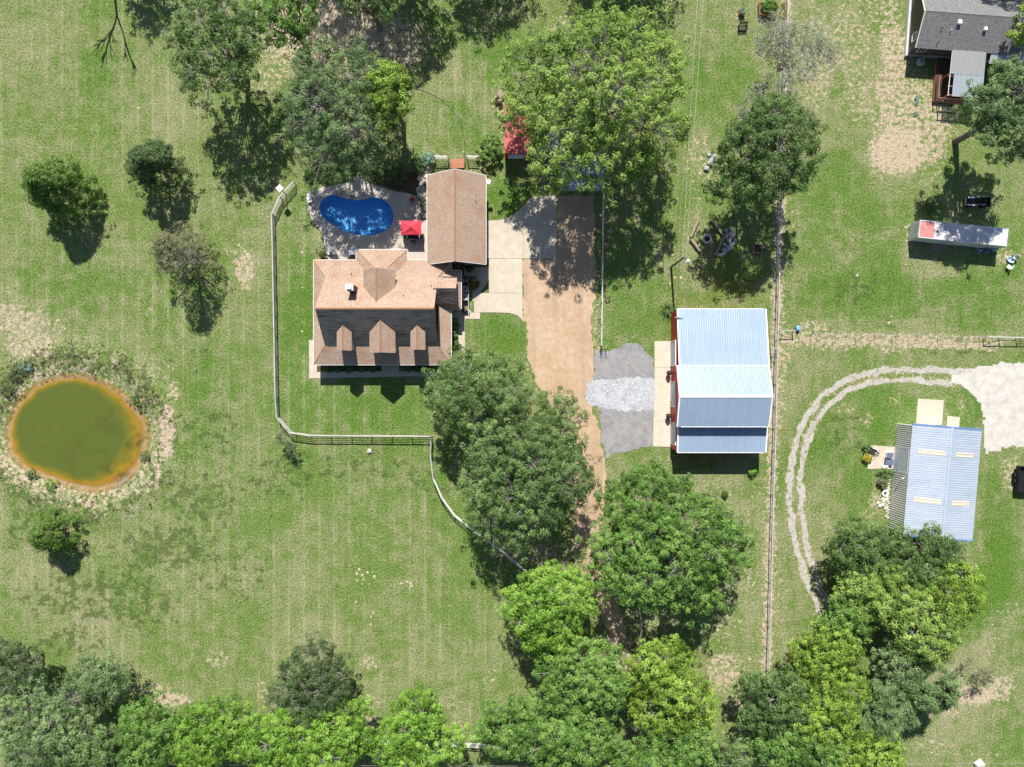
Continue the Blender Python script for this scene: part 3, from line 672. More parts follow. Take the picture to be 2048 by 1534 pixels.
def dormer(cx, hw, yf, zr, ze, seed):
    yr = YR-(ZR-zr)/ms; ye = YR-(ZR-ze)/ms
    d = MB().add([(cx-hw+.12,yf+.25,ze-2.2),(cx+hw-.12,yf+.25,ze-2.2),(cx+hw-.12,yf+.25,ze-.02),(cx,yf+.25,zr-.14),(cx-hw+.12,yf+.25,ze-.02),
                  (cx-hw+.12,ye+.3,ze-2.2),(cx+hw-.12,ye+.3,ze-2.2),(cx+hw-.12,ye+.3,ze-.02),(cx,ye+.3,zr-.14),(cx-hw+.12,ye+.3,ze-.02)],
                 [(0,1,2,3,4),(9,8,7,6,5),(0,5,6,1),(1,6,7,2),(2,7,8,3),(3,8,9,4),(4,9,5,0)]).build('dormer', M_WHITE, house)
    for s in (-1, 1):
        c = [(cx+s*hw,yf,ze),(cx+s*hw,ye+.05,ze),(cx,yr+.05,zr),(cx,yf,zr)]
        if s < 0: c = [c[1],c[0],c[3],c[2]]
        slope(d, c, t=.08, name='dormer_roof', seed=seed+s)
    ridge(d, (cx,yf,zr), (cx,yr,zr), .1)
    w = min(1.5, hw*1.0)
    window(d, cx, yf+.25, ze-1.25, w, 1.0, 'S')
dormer(-22.28+.05, .97, 4.35, 6.8, 5.95, 20); dormer(-17.18, 1.70, 4.05, 7.5, 5.9, 24); dormer(-12.47, .97, 4.45, 6.8, 5.95, 28)
# rear cross gable and hipped wing
cx, hw, yf, zr, ze = -17.62, 2.13, 15.05, 7.9, 5.6
yr = YR+(ZR-zr)/mn; ye = YR+(ZR-ze)/mn
g = MB().add([(cx-hw+.25,yf-.3,3),(cx+hw-.25,yf-.3,3),(cx+hw-.25,yf-.3,ze),(cx,yf-.3,zr-.2),(cx-hw+.25,yf-.3,ze),
              (cx-hw+.25,ye-.5,3),(cx+hw-.25,ye-.5,3),(cx+hw-.25,ye-.5,ze),(cx,ye-.5,zr-.2),(cx-hw+.25,ye-.5,ze)],
             [(4,3,2,1,0),(5,6,7,8,9),(1,6,5,0),(2,7,6,1),(3,8,7,2),(4,9,8,3),(0,5,9,4)]).build('cross_gable', M_WHITE, house)
slope(g, [(cx-hw,yf,ze),(cx-hw,ye-.08,ze),(cx,yr-.08,zr),(cx,yf,zr)], name='cross_gable_roof', seed=31)
slope(g, [(cx+hw,ye-.08,ze),(cx+hw,yf,ze),(cx,yf,zr),(cx,yr-.08,zr)], name='cross_gable_roof', seed=32)
ridge(g, (cx,yr,zr), (cx,yf,zr), .12); window(g, cx, yf-.3, 5.0, 1.5, 1.3, 'N')
wx0, wx1, wy1 = -21.28, -14.27, 18.3
wing = MB().box(wx0+.5, wx1-.5, 14, wy1-.5, 0, 2.97).build('rear_wing', M_BRICK, house)
h1, h2 = (-18.6,15.6,4.3), (-16.8,15.6,4.3)
slope(wing, [(wx1,wy1,3.02),(wx0,wy1,3.02),h1,h2], name='wing_roof', seed=33)
slope(wing, [(wx0,wy1,3.02),(wx0,13.6,3.02),(-18.6,13.6,4.3),h1], name='wing_roof', seed=34)
slope(wing, [(wx1,13.6,3.02),(wx1,wy1,3.02),h2,(-16.8,13.6,4.3)], name='wing_roof', seed=35)
MB().slab([h1,(-18.6,13.6,4.3),(-16.8,13.6,4.3),h2], .1).build('wing_roof', M_SHING, wing)
ridge(wing, (wx0,wy1,3.02), h1, .12); ridge(wing, (wx1,wy1,3.02), h2, .12)
gutter(wing, (wx0,wy1,3.02), (wx1,wy1,3.02)); gutter(wing, (wx0,ey1,3.02), (wx0,wy1,3.02)); gutter(wing, (wx1,wy1,3.02), (wx1,ey1,3.02))
for wx_ in (-19.8,-17.7,-15.7): window(wing, wx_, wy1-.5, .9, 1.2, 1.3, 'N')
# east wing with its own small gable
ew = MB().box(-10.2, -7.4, 10.6, 15.0, 0, 3.05).build('east_wing', M_BRICK, house)
o0, o1, o2, o3 = (-8.3,10.2,3.12),(-6.93,10.2,3.12),(-6.93,15.4,3.12),(-8.3,15.4,3.12)
i1, i2 = (-7.75,10.78,3.75), (-7.75,14.5,3.75)
slope(ew, [(-10.3,10.2,3.12),o1,i1,(-10.3,10.78,3.75)], name='east_wing_roof', seed=41, t=.06)
slope(ew, [o1,o2,i2,i1], name='east_wing_roof', seed=42, t=.06)
slope(ew, [o2,(-10.3,15.4,3.12),(-10.3,14.5,3.75),i2], name='east_wing_roof', seed=43, t=.06)
slope(ew, [(-10.4,10.75,4.3),(-7.4,10.75,4.3),(-7.4,12.6,6.2),(-10.4,12.6,6.2)], M_STREAKED, name='east_gable_roof', seed=44, expo=.25, butt=(.001,.016), tab=.6)
slope(ew, [(-7.4,14.25,4.3),(-10.4,14.25,4.3),(-10.4,12.6,6.2),(-7.4,12.6,6.2)], name='east_gable_roof', seed=45)
MB().add([(-7.62,10.9,3.5),(-7.62,14.1,3.5),(-7.62,14.1,4.3),(-7.62,12.6,6.0),(-7.62,10.9,4.3),(-10.4,10.9,3.5),(-10.4,14.1,3.5),(-10.4,14.1,4.3),(-10.4,12.6,6.0),(-10.4,10.9,4.3)],
         [(0,1,2,3,4),(9,8,7,6,5),(0,5,6,1),(1,6,7,2),(2,7,8,3),(3,8,9,4),(4,9,5,0)]).build('gable_wall', M_WHITE, ew)
gutter(ew, o1, o2); gutter(ew, o2, o3); gutter(ew, o0, o1); ridge(ew, o1, i1, .07); ridge(ew, o2, i2, .07)
# chimney and roof vents
ch = MB().box(-21.35,-20.45,12.0,12.75,5.2,8.75).build('chimney', M_SIDING, house)
MB().box(-21.42,-20.38,11.93,12.82,8.75,8.86).build('chimney_cap', M_GALV, ch)
MB().box(-21.2,-20.6,12.12,12.62,8.86,9.1).build('chimney_flue', M_WHITE, ch)
for px, py, zz in ((701,546,4.2),(806,590,7.0),(862,570,5.6)):
    x, y = G(px, py, zz+.3); zz = (ZR-mn*(y-YR)) if y < by1 else ZB-(y-by1)*.4
    MB().lathe((x,y,zz-.1), [(.05,0),(.05,.45)], 8).build('roof_vent', M_BLACK, house)
for xx in (-25.2,-22.4,-19.4,-15.0,-12.0,-9.6): window(house, xx, ey0+.6, .8, 1.1, 1.5, 'S')
door(house, -17.2, ey0+.6, .1, 1.1, 2.2, 'S', M_WOODD)
for xx in (5.0,9.0,12.5): window(house, ex0+.55, xx, .9, 1.1, 1.4, 'W')
for xx in (-19.6,-12.1):                                # downspouts at the front eave
    MB().tube([(xx,ey0+.02,2.85),(xx+.05,ey0+.3,2.5),(xx+.05,ey0+.5,2.2),(xx+.05,ey0+.5,.2),(xx+.1,ey0-.4,.08)], .05, 6).build('downspout', M_WHITE, house)

# ---------------------------------------------------------------- garage
gar = thing('garage', 'long tan shingled garage with gable roof north of the house', 'garage', (-7.57, 22.3))
gx0, gx1, gy0, gy1, gze, gzr = -11.58, -3.55, 16.27, 28.4, 3.12, 6.05; gxm = (gx0+gx1)/2
MB().box(gx0+.4, gx1-.4, gy0+.45, gy1-.4, 0, 3.1).build('wall', M_BRICK, gar)
for yy, s in ((gy0+.55,1),(gy1-.5,1)):
    MB().add([(gx0+.4,yy-.1,3.0),(gx1-.4,yy-.1,3.0),(gxm,yy-.1,gzr-.2),(gx0+.4,yy+.1,3.0),(gx1-.4,yy+.1,3.0),(gxm,yy+.1,gzr-.2)],
             [(0,1,2),(5,4,3),(0,3,4,1),(1,4,5,2),(2,5,3,0)]).build('gable_wall', M_SIDING, gar)
slope(gar, [(gx0,gy1,gze),(gx0,gy0,gze),(gxm,gy0,gzr),(gxm,gy1,gzr)], seed=51)
slope(gar, [(gx1,gy0,gze),(gx1,gy1,gze),(gxm,gy1,gzr),(gxm,gy0,gzr)], seed=52)
ridge(gar, (gxm,gy0,gzr), (gxm,gy1,gzr), .14); gutter(gar, (gx0,gy0,gze), (gx0,gy1,gze)); gutter(gar, (gx1,gy1,gze), (gx1,gy0,gze))
for s, xa in ((1,gx0),(-1,gx1)):
    for yy in (gy0-.03, gy1+.03):
        a = Vector((xa,yy,gze)); b = Vector((gxm,yy,gzr)); MB().slab([a+Vector((0,-.03,0)),b+Vector((0,-.03,0)),b+Vector((0,.03,0)),a+Vector((0,.03,0))], .18).build('rake_board', M_WHITE, gar)
for yy in (18.8,22.2,25.8): door(gar, gx1-.4, yy, .07, 2.6, 2.2, 'E', M_WHITE, 'garage_door', 4)
window(gar, -6.0, gy0+.45, 1.0, 1.0, 1.1, 'S'); window(gar, gx0+.4, 26.5, 1.0, 1.0, 1.1, 'W'); door(gar, -9.6, gy0+.45, .05, .95, 2.05, 'S', M_WOODD)
for px, py in ((951,391),): x, y = G(px, py, 5); MB().lathe((x,y,4.6), [(.05,0),(.05,.4)], 8).build('roof_vent', M_BLACK, gar)
sat = G(973, 363, 3.3); MB().lathe((sat[0]+.25,sat[1],3.1), [(.05,0),(.30,.10),(.34,.2),(.30,.2),(.02,.06)], 12).build('satellite_dish', M_WHITE, gar)

# breezeway beam between garage and house
# ---------------------------------------------------------------- barn with raised centre
bar = thing('barn', 'white metal barn with raised centre roof and red front', 'barn', (28.4, 0.4))
X0, X1 = 22.46, 34.45
YN, YS, ZL = 10.15, -9.38, 3.6
cN, cS, cR, zE, zR = 2.42, -5.78, -1.70, 5.35, 6.75; CX0, CX1 = 22.02, 34.22
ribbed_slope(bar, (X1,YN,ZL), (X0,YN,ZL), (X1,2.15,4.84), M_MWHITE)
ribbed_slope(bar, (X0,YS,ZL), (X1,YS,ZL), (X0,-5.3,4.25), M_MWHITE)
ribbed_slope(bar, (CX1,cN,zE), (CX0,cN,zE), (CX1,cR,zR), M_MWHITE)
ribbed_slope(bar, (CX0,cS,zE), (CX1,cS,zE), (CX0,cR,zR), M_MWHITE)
ridge(bar, (CX0,cR,zR+.03), (CX1,cR,zR+.03), .2, M_WHITE)
for a, b in (((CX0,cN,zE),(CX0,cR,zR)),((CX0,cS,zE),(CX0,cR,zR)),((CX1,cN,zE),(CX1,cR,zR)),((CX1,cS,zE),(CX1,cR,zR)),((X0,YN,ZL),(X0,2.15,4.84)),((X1,YN,ZL),(X1,2.15,4.84)),((X0,YS,ZL),(X0,-5.3,4.25)),((X1,YS,ZL),(X1,-5.3,4.25))):
    a = Vector(a); b = Vector(b); MB().slab([a+Vector((-.09,0,.06)),a+Vector((.09,0,.06)),b+Vector((.09,0,.06)),b+Vector((-.09,0,.06))], .22).build('trim', M_WHITE, bar)
for yy, zz in ((YN,ZL),(YS,ZL),(cN,zE),(cS,zE)): MB().box(X0+.02, X1-.3, yy-.05, yy+.05, zz-.16, zz+.02).build('trim', M_WHITE, bar)
w0, w1 = X0-.0, X1-.3
MB().box(w0-.08, w1-.1, YS+.2, YN-.2, 0, 3.55).build('wall', M_RED, bar)
MB().add([(w0-.06,2.2,3.5),(w0-.06,-5.4,3.5),(w0-.06,-5.4,5.3),(w0-.06,cR,6.6),(w0-.06,2.2,5.3),(w1-.12,2.2,3.5),(w1-.12,-5.4,3.5),(w1-.12,-5.4,5.3),(w1-.12,cR,6.6),(w1-.12,2.2,5.3)],
   [(0,1,2,3,4),(9,8,7,6,5),(0,5,6,1),(1,6,7,2),(2,7,8,3),(3,8,9,4),(4,9,5,0)]).build('centre_wall', M_RED, bar)
for yy in (4.2,-1.5,-6.9):
    d = door(bar, w0-.08, yy, .06, 3.3 if yy != -6.9 else 2.9, 2.9, 'W', M_DOOR, 'roll_up_door', 7)
for xx in (25.5,31): window(bar, xx, YS+.2, 1.1, 1.2, 1.1, 'S')

# ---------------------------------------------------------------- blue-grey metal building, slightly turned
ang = math.radians(-4.9); ctr = ((54.15+63.55+62.26+52.98)/4, (-5.54-6.33-21.36-20.2)/4)
mbld = thing('metal_building', 'blue grey metal building with ribbed siding and roof skylights', 'building', ctr)
mbld.rotation_euler = (0,0,ang); ORI[mbld.name] = Vector((0,0,0))
hw, hl, ze, zr = 4.72, 7.5, 3.95, 5.15
M_SIDE = mottled('corrugated_siding', (.64,.63,.62), (.72,.71,.70), 1, .5, .1, bmp=0)
MB().box(-hw+.12, hw-.12, -hl+.12, hl-.12, 0, ze-.05).build('wall', M_SIDE, mbld)
ribbed_slope(mbld, (-hw,hl,ze), (-hw,-hl,ze), (0,hl,zr), M_BLUEM, pitch=.34, rib=.04, rb=.045, rt=.015)
ribbed_slope(mbld, (hw,-hl,ze), (hw,hl,ze), (0,-hl,zr), M_BLUEM, pitch=.34, rib=.04, rb=.045, rt=.015)
ridge(mbld, (0,-hl,zr+.05), (0,hl,zr+.05), .22, M_BLUEM)
for yy in (-hl, hl):
    MB().add([(-hw+.12,yy-.06 if yy<0 else yy-.12,ze-.1),(hw-.12,yy-.06 if yy<0 else yy-.12,ze-.1),(0,yy-.06 if yy<0 else yy-.12,zr-.1),(-hw+.12,yy+.12 if yy<0 else yy-.04,ze-.1),(hw-.12,yy+.12 if yy<0 else yy-.04,ze-.1),(0,yy+.12 if yy<0 else yy-.04,zr-.1)],
       [(0,1,2),(5,4,3),(0,3,4,1),(1,4,5,2),(2,5,3,0)]).build('gable_wall', M_SIDE, mbld)
M_BLUET = plain('blue_trim', (.10,.24,.50), .5)
for yy in (-hl-.04, hl+.04):
    for s in (-1, 1):
        a = Vector((s*hw,yy,ze+.07)); b = Vector((0,yy,zr+.07)); MB().slab([a-Vector((0,.09,0)),b-Vector((0,.09,0)),b+Vector((0,.09,0)),a+Vector((0,.09,0))], .25).build('trim', M_BLUET, mbld)
# ribbed siding on the west wall, broken by a recessed roll-up door
for y0, y1 in ((hl-.1, 4.1), (.75, -hl+.1)):
    ribbed(mbld, (-hw+.115,y0,.05), (0,-1,0), (0,0,1), abs(y0-y1), ze-.15, M_SIDE, pitch=.30, rib=.10, name='siding_panel', rb=.14, rt=.03)
door(mbld, -hw+.10, 2.42, .05, 3.2, 3.5, 'W', M_DOOR, 'roll_up_door', 9)
M_SKY = plain('yellowed_skylight', (.62,.54,.42), .4, 0, .12)
for s in (-1, 1):
    for yy in (3.9, -2.6):
        l = 3.3 if s < 0 else 2.9; u = Vector((s*hw,0,ze)); v = Vector((0,0,zr)); d = (v-u).normalized(); n = Vector((s*.25,0,1)).normalized()
        a = u+d*(.95 if s < 0 else 1.1)
        q = [a+Vector((0,yy-.38,0))+n*.065, a+Vector((0,yy+.38,0))+n*.065, a+d*l+Vector((0,yy+.38,0))+n*.065, a+d*l+Vector((0,yy-.38,0))+n*.065]
        ribbed(mbld, q[0]-n*.05 if s > 0 else q[1]-n*.05, (0,s,0), d, .76, l, M_SKY, pw=.76, pitch=.34, rib=.06, name='skylight', t=.01)
vt = MB().tube([(-hw-.02,.0,3.0),(-hw-.25,.0,3.0),(-hw-.3,0,3.3)], .08, 8).build('vent_pipe', M_WHITE, mbld)

# ---------------------------------------------------------------- grey shingled neighbour house at the corner
ang = math.radians(-4.2)
nh = thing('neighbour_house', 'grey shingled house with brown siding at the top right corner', 'house', (55.17, 45.87))
nh.rotation_euler = (0,0,ang); ORI[nh.name] = Vector((0,0,0))
Lh = 17.0
MB().box(.25, Lh-.3, .3, 8.0, .62, 2.95).build('wall', M_SIDING, nh)
MB().box(.20, Lh-.25, .25, 8.05, 0, .62).build('skirting', M_GREYST, nh)
M_SW = plain('pale_skirting', (.62,.64,.66), .6)
slope(nh, [(0,0,3.0),(Lh,0,3.0),(Lh,4.15,4.75),(0,4.15,4.75)], M_SHING2, seed=61)
slope(nh, [(Lh,8.3,3.0),(0,8.3,3.0),(0,4.15,4.75),(Lh,4.15,4.75)], M_SHING2, seed=62)
ridge(nh, (0,4.15,4.75), (Lh,4.15,4.75), .14, M_SHING2)
MB().add([(.25,.3,2.9),(.25,8.0,2.9),(.25,4.15,4.6),(.4,.3,2.9),(.4,8.0,2.9),(.4,4.15,4.6)], [(0,2,1),(3,4,5),(0,1,4,3),(1,2,5,4),(2,0,3,5)]).build('gable_wall', M_SIDING, nh)
for y0, z0, y1, z1 in ((0,3.0,4.15,4.75),(8.3,3.0,4.15,4.75)):
    a = Vector((-.02,y0,z0)); b = Vector((-.02,y1,z1)); MB().slab([a-Vector((.05,0,0)),a+Vector((.05,0,0)),b+Vector((.05,0,0)),b-Vector((.05,0,0))], .16).build('rake_board', M_WHITE, nh)
window(nh, .25, 2.0, 1.5, .9, 1.1, 'W'); window(nh, 1.4, .3, 1.5, 1.0, 1.0, 'S')
for x_, y_, s in ((4.6,2.9,.5),(8.3,2.4,.4)):
    z_ = 3.0+y_*.42; MB().box(x_,x_+s,y_,y_+s,z_-.1,z_+.4).build('roof_vent', M_WHITE, nh)
for x_, y_ in ((2.7,2.3),(4.0,2.2),(2.7,.7)):
    z_ = 3.0+y_*.42; MB().lathe((x_,y_,z_-.05), [(.06,0),(.06,.4)], 8).build('roof_pipe', M_WHITE if x_ > 3 else M_BLACK, nh)
MB().box(-.02, .18, .1, 8.2, .02, .55).build('skirting', M_SW, nh)
# steps and awning roof in corrugated metal
ribbed(nh, (10.4,-1.2,2.55), (1,0,0), (0,1,.28), 6.4, 1.3, M_BLUEM, pitch=.3, name='awning_panel')
for x_ in (10.6,16.5): MB().box(x_,x_+.1,-1.1,-1.0,0,2.5).build('post', M_WOODD, nh)
# covered deck with clear ribbed roof
dk = thing('covered_deck', 'wooden deck with translucent ribbed roof behind the grey house', 'deck', (55.17, 45.87))
dk.rotation_euler = (0,0,ang); ORI[dk.name] = Vector((0,0,0))
dx0, dx1, dy0, dy1 = 5.0, 9.6, -6.0, -.1
for i in range(30):
    yy = dy0+.05+i*(dy1-dy0-.1)/30; MB().box(dx0-.6, dx1, yy, yy+.18, .52, .56).build('deck_board', M_WOODD, dk)
MB().box(dx0-.55, dx1-.05, dy0+.05, dy0+.12, 0, .5).build('rim_joist', M_WOODR, dk); MB().box(dx0-.62, dx0-.55, dy0+.05, dy1, 0, .5).build('rim_joist', M_WOODR, dk)
for x_ in (dx0, (dx0+dx1)/2, dx1-.1):
    for y_ in (dy0+.05, (dy0+dy1)/2): MB().box(x_,x_+.1,y_,y_+.1,.5,2.7).build('post', M_WOODR, dk)
for y_ in (dy0, dy0+1.2, dy0+2.6): MB().box(dx0-.1, dx1+.1, y_, y_+.09, 2.62, 2.75).build('beam', M_WOODR, dk)
for i in range(8):
    x_ = dx0+i*(dx1-dx0)/7; MB().slab([(x_-.03,dy0-.1,2.79),(x_+.03,dy0-.1,2.79),(x_+.03,dy1,3.05),(x_-.03,dy1,3.05)], .09).build('rafter', M_WHITE, dk)
def clear_mat():
    m, nt, b = newmat('clear_polycarbonate'); b.inputs['Base Color'].default_value = (.55,.60,.66,1); b.inputs['Roughness'].default_value = .25
    tr = nt.nodes.new('ShaderNodeBsdfTransparent'); tr.inputs[0].default_value = (.8,.85,.9,1); mx = nt.nodes.new('ShaderNodeMixShader'); mx.inputs[0].default_value = .42
    nt.links.new(tr.outputs[0], mx.inputs[1]); nt.links.new(b.outputs[0], mx.inputs[2]); nt.links.new(mx.outputs[0], nt.nodes['Material Output'].inputs[0]); return m
ribbed(dk, (dx0+.5,dy0-.15,2.83), (1,0,0), (0,1,.045), dx1-dx0-.5, 3.0, clear_mat(), pitch=.3, name='clear_panel')
ribbed(dk, (dx0,dy0+2.85,2.97), (1,0,0), (0,1,.045), dx1-dx0, 3.2, plain('grey_panel', (.28,.29,.30), .5, .1), pitch=.3, name='roof_panel')
for i in range(9):
    y_ = dy0+.1+i*.36; MB().box(dx0-.6, dx0-.56, y_, y_+.04, .56, 1.5).build('baluster', M_WOODD, dk)
MB().box(dx0-.62, dx0-.54, dy0+.05, dy0+3.2, 1.5, 1.56).build('rail', M_WOODR, dk)
for i in range(12):
    x_ = dx0-.5+i*.42; MB().box(x_, x_+.04, dy0+.08, dy0+.12, .56, 1.5).build('baluster', M_WOODD, dk)
MB().box(dx0-.6, dx1, dy0+.05, dy0+.13, 1.5, 1.56).build('rail', M_WOODR, dk)
ac = thing('air_conditioner', 'square outdoor air conditioner behind the grey house', 'air conditioner', G(1841,124,.4))
def acunit(t, x, y, s=.8, h=.75):
    MB().box(x-s/2,x+s/2,y-s/2,y+s/2,.05,h).build('case', plain('ac_case', (.42,.44,.46), .5), t)
    MB().lathe((x,y,h), [(s*.43,0),(s*.43,.03),(s*.36,.03)], 18).build('fan_ring', M_GREYST, t)
    mb = MB()
    for k in range(5):
        a = k*2*math.pi/5; mb.obox((x+math.cos(a)*s*.18,y+math.sin(a)*s*.18,h+.035), (s*.32,s*.12,.012), a, .25)
    mb.build('fan_blade', M_BLACK, t); MB().lathe((x,y,h+.03), [(s*.07,0),(s*.07,.05)], 8).build('fan_hub', M_GREYST, t)
acunit(ac, *G(1841,124,.4))

# ---------------------------------------------------------------- red shed, grey lean-to and carport under the big tree
rs = thing('red_shed', 'small shed with faded red metal roof and white window', 'shed', (0.75, 34.6))
rx0, rx1 = G(1008,0,2.6)[0], G(1062,0,2.6)[0]; ry1, ry0 = G(0,212,2.6)[1], G(0,307,2.6)[1]
MB().box(rx0+.1, rx1-.1, ry0+.12, ry1-.12, 0, 2.5).build('wall', M_RED, rs)
ribbed_slope(rs, (rx0,ry0,2.58), (rx1,ry0,2.58), (rx0,ry1,3.0), M_REDROOF, pitch=.23, rib=.04)
MB().box(rx0-.03,rx1+.03,ry0-.06,ry0+.0,2.42,2.6).build('trim', plain('dark_red_trim', (.16,.02,.02)), rs)
window(rs, (rx0+rx1)/2-.15, ry0+.12, 1.2, 2.1, .8, 'S')
MB().box((rx0+rx1)/2-1.25,(rx0+rx1)/2+.95,ry0-.5,ry0+.1,1.98,2.02).build('window_awning', M_WHITE, rs)
ls = thing('grey_lean_to', 'low grey metal lean-to shaded by the big yellow green tree', 'shed', G(1100,290,2.4))
lx0, ly0 = G(1078,312,2.4); lx1, ly1 = G(1130,262,2.4)
ribbed_slope(ls, (lx0,ly0,2.3), (lx1,ly0,2.3), (lx0,ly1,2.6), plain('grey_sheet', (.38,.40,.43), .5, .2), pitch=.25)
for a in (lx0+.1,lx1-.1):
    for b in (ly0+.1,ly1-.1): MB().box(a-.05,a+.05,b-.05,b+.05,0,2.3).build('post', M_WOOD, ls)
MB().box(lx0+.1,lx1-.1,ly1-.15,ly1-.08,0,2.4).build('wall', M_GALV, ls)
cp = thing('carport', 'blue white metal carport at the head of the gravel driveway', 'carport', (9.6, 29.2))
cx0, cx1 = G(1121,0,2.7)[0], G(1209,0,2.7)[0]; cy0, cy1 = G(0,379,2.7)[1], G(0,316,2.7)[1]; cxm = (cx0+cx1)/2
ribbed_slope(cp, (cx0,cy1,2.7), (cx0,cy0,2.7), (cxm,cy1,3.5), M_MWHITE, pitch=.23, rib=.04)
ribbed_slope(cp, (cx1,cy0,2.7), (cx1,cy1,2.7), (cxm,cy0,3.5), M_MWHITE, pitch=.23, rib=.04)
MB().add([(cx0,cy0-.02,2.7),(cx1,cy0-.02,2.7),(cxm,cy0-.02,3.48),(cx0,cy0+.05,2.7),(cx1,cy0+.05,2.7),(cxm,cy0+.05,3.48)], [(0,1,2),(5,4,3),(0,3,4,1),(1,4,5,2),(2,5,3,0)]).build('gable_sheet', M_MWHITE, cp)
MB().box(cx0,cx1,cy0-.04,cy0+.02,2.1,2.7).build('fascia_sheet', M_MWHITE, cp); MB().box(cx0,cx0+.05,cy0,cy1,.8,2.68).build('side_sheet', M_MWHITE, cp)
MB().box(cx1-.05,cx1,cy0,cy1,.8,2.68).build('side_sheet', M_MWHITE, cp)
for a in (cx0+.08,cx1-.08):
    for b in (cy0+.1,(cy0+cy1)/2,cy1-.1): MB().box(a-.03,a+.03,b-.03,b+.03,0,2.7).build('post', M_GALV, cp)

# ---------------------------------------------------------------- shipping container
ang = math.atan2(-(458-440), 180.0); c0 = G(1927, 466, 2.6)
con = thing('shipping_container', 'white and red shipping container in the dappled shade', 'container', c0); con.rotation_euler = (0,0,ang); ORI[con.name] = Vector((0,0,0))
M_CONT = mottled('container_white', (.50,.53,.56), (.70,.72,.73), .8, .55, .1, bmp=.1, big=((.42,.30,.22), .6, .5), streak=((.40,.45,.55), (.15,1.5,.5), .45))
M_CONTR = mottled('faded_red_paint', (.45,.17,.17), (.56,.25,.24), 1.5, .6, bmp=.1)
Lc, Wc, Hc = 12.19, 2.44, 2.6
MB().box(-Lc/2+.06,Lc/2-.06,-Wc/2+.06,Wc/2-.06,.12,Hc-.06).build('inner_box', M_CONT, con)
for s in (-1,1):
    for t in (-1,1):
        MB().box(s*Lc/2-(.15 if s>0 else 0), s*Lc/2+(.15 if s<0 else 0), t*Wc/2-(.15 if t>0 else 0), t*Wc/2+(.15 if t<0 else 0), 0, Hc).build('corner_post', M_CONT, con)
    MB().box(-Lc/2+.15,Lc/2-.15,s*Wc/2-(.1 if s>0 else 0),s*Wc/2+(.1 if s<0 else 0),Hc-.12,Hc-.004).build('top_rail', M_CONT, con)
    MB().box(s*Lc/2-(.1 if s>0 else 0),s*Lc/2+(.1 if s<0 else 0),-Wc/2+.15,Wc/2-.15,Hc-.12,Hc-.004).build('end_rail', M_CONT, con)
ribbed(con, (-Lc/2+.1,Wc/2-.14,Hc-.055), (0,-1,0), (1,0,0), Wc-.28, 2.0, M_CONTR, rib=.02, pitch=.27, name='roof_panel')
xx = -Lc/2+2.12
for i in range(9):
    MB().box(xx+i*1.1, xx+i*1.1+1.085, -Wc/2+.11, Wc/2-.11, Hc-.07, Hc-.04+.006*(i % 2)).build('roof_panel', M_CONT, con)
ribbed(con, (-Lc/2+.16,-Wc/2+.055,.15), (1,0,0), (0,0,1), Lc-.32, Hc-.3, M_CONT, rib=.04, pitch=.28, name='side_panel')
ribbed(con, (Lc/2-.16,Wc/2-.055,.15), (-1,0,0), (0,0,1), Lc-.32, Hc-.3, M_CONT, rib=.04, pitch=.28, name='side_panel')
ribbed(con, (-Lc/2+.05,Wc/2-.16,.15), (0,-1,0), (0,0,1), Wc-.32, Hc-.3, M_CONT, rib=.08, pitch=.28, name='end_panel', rb=.13, rt=.05)
EXCL += [[(ex0,ey0),(ex1,ey0),(ex1,ey1),(ex0,ey1)], [(gx0,gy0),(gx1,gy0),(gx1,gy1),(gx0,gy1)], [(X0,YS),(X1,YS),(X1,YN),(X0,YN)]]
# ---------------------------------------------------------------- fences
def fence(name, label, path_px, h, mat, rails=5, spacing=2.9, rr=.035, pr=.06, post_mat=None, toprr=.05, ground=False, cat='fence', topw=None):
    path = GP(path_px, 0 if ground else h)
    t = thing(name, label, cat, path[0])
    # resample along the line
    seg = [math.hypot(path[i+1][0]-path[i][0], path[i+1][1]-path[i][1]) for i in range(len(path)-1)]
    tot = sum(seg); n = max(1, round(tot/spacing)); pts = []
    for k in range(n+1):
        d = tot*k/n; i = 0
        while i < len(seg)-1 and d > seg[i]: d -= seg[i]; i += 1
        f = min(1, d/seg[i]) if seg[i] else 0
        pts.append((path[i][0]+(path[i+1][0]-path[i][0])*f, path[i][1]+(path[i+1][1]-path[i][1])*f))
    pm = MB().tube([(0,0,0),(0,0,h+.02)], pr, 7); me0 = None
    for i, p in enumerate(pts):
        if me0 is None:
            o = MB().tube([(p[0],p[1],-.05),(p[0],p[1],h+.02)], pr, 7).build('post', post_mat or mat, t); me0 = o; p0 = p
        else:
            c = me0.copy(); COL.objects.link(c); c.parent = t; c.location = (p[0]-p0[0], p[1]-p0[1], 0)
    for k in range(rails):
        z = h*(k+1)/rails; r = toprr if k == rails-1 else rr
        MB().tube([(p[0]+random.uniform(-.015,.015),p[1]+random.uniform(-.015,.015),z) for p in pts], r, 5).build('rail', mat, t)
    if topw:
        mb = MB()
        for a, b in zip(pts[:-1], pts[1:]):
            d = math.hypot(b[0]-a[0], b[1]-a[1]) or 1; nx_, ny_ = -(b[1]-a[1])/d*topw/2, (b[0]-a[0])/d*topw/2
            mb.prism([(a[0]+nx_,a[1]+ny_),(b[0]+nx_,b[1]+ny_),(b[0]-nx_,b[1]-ny_),(a[0]-nx_,a[1]-ny_)], h+.055, h+.085)
        mb.build('top_board', mat, t)
    return t
M_PIPEW = plain('white_pipe', (.62,.61,.58), .55, .1, .15, 1.5)
M_PIPEG = mottled('grey_fence_pipe', (.34,.33,.31), (.52,.50,.47), 1.2, .6, .1)
fence('yard_fence', 'grey pipe rail fence around the house lawn', [(586,363),(543,411),(546,560),(550,770),(551,830),(565,857),(588,871),(862,873)], 1.35, M_PIPEG, 5, topw=.14)
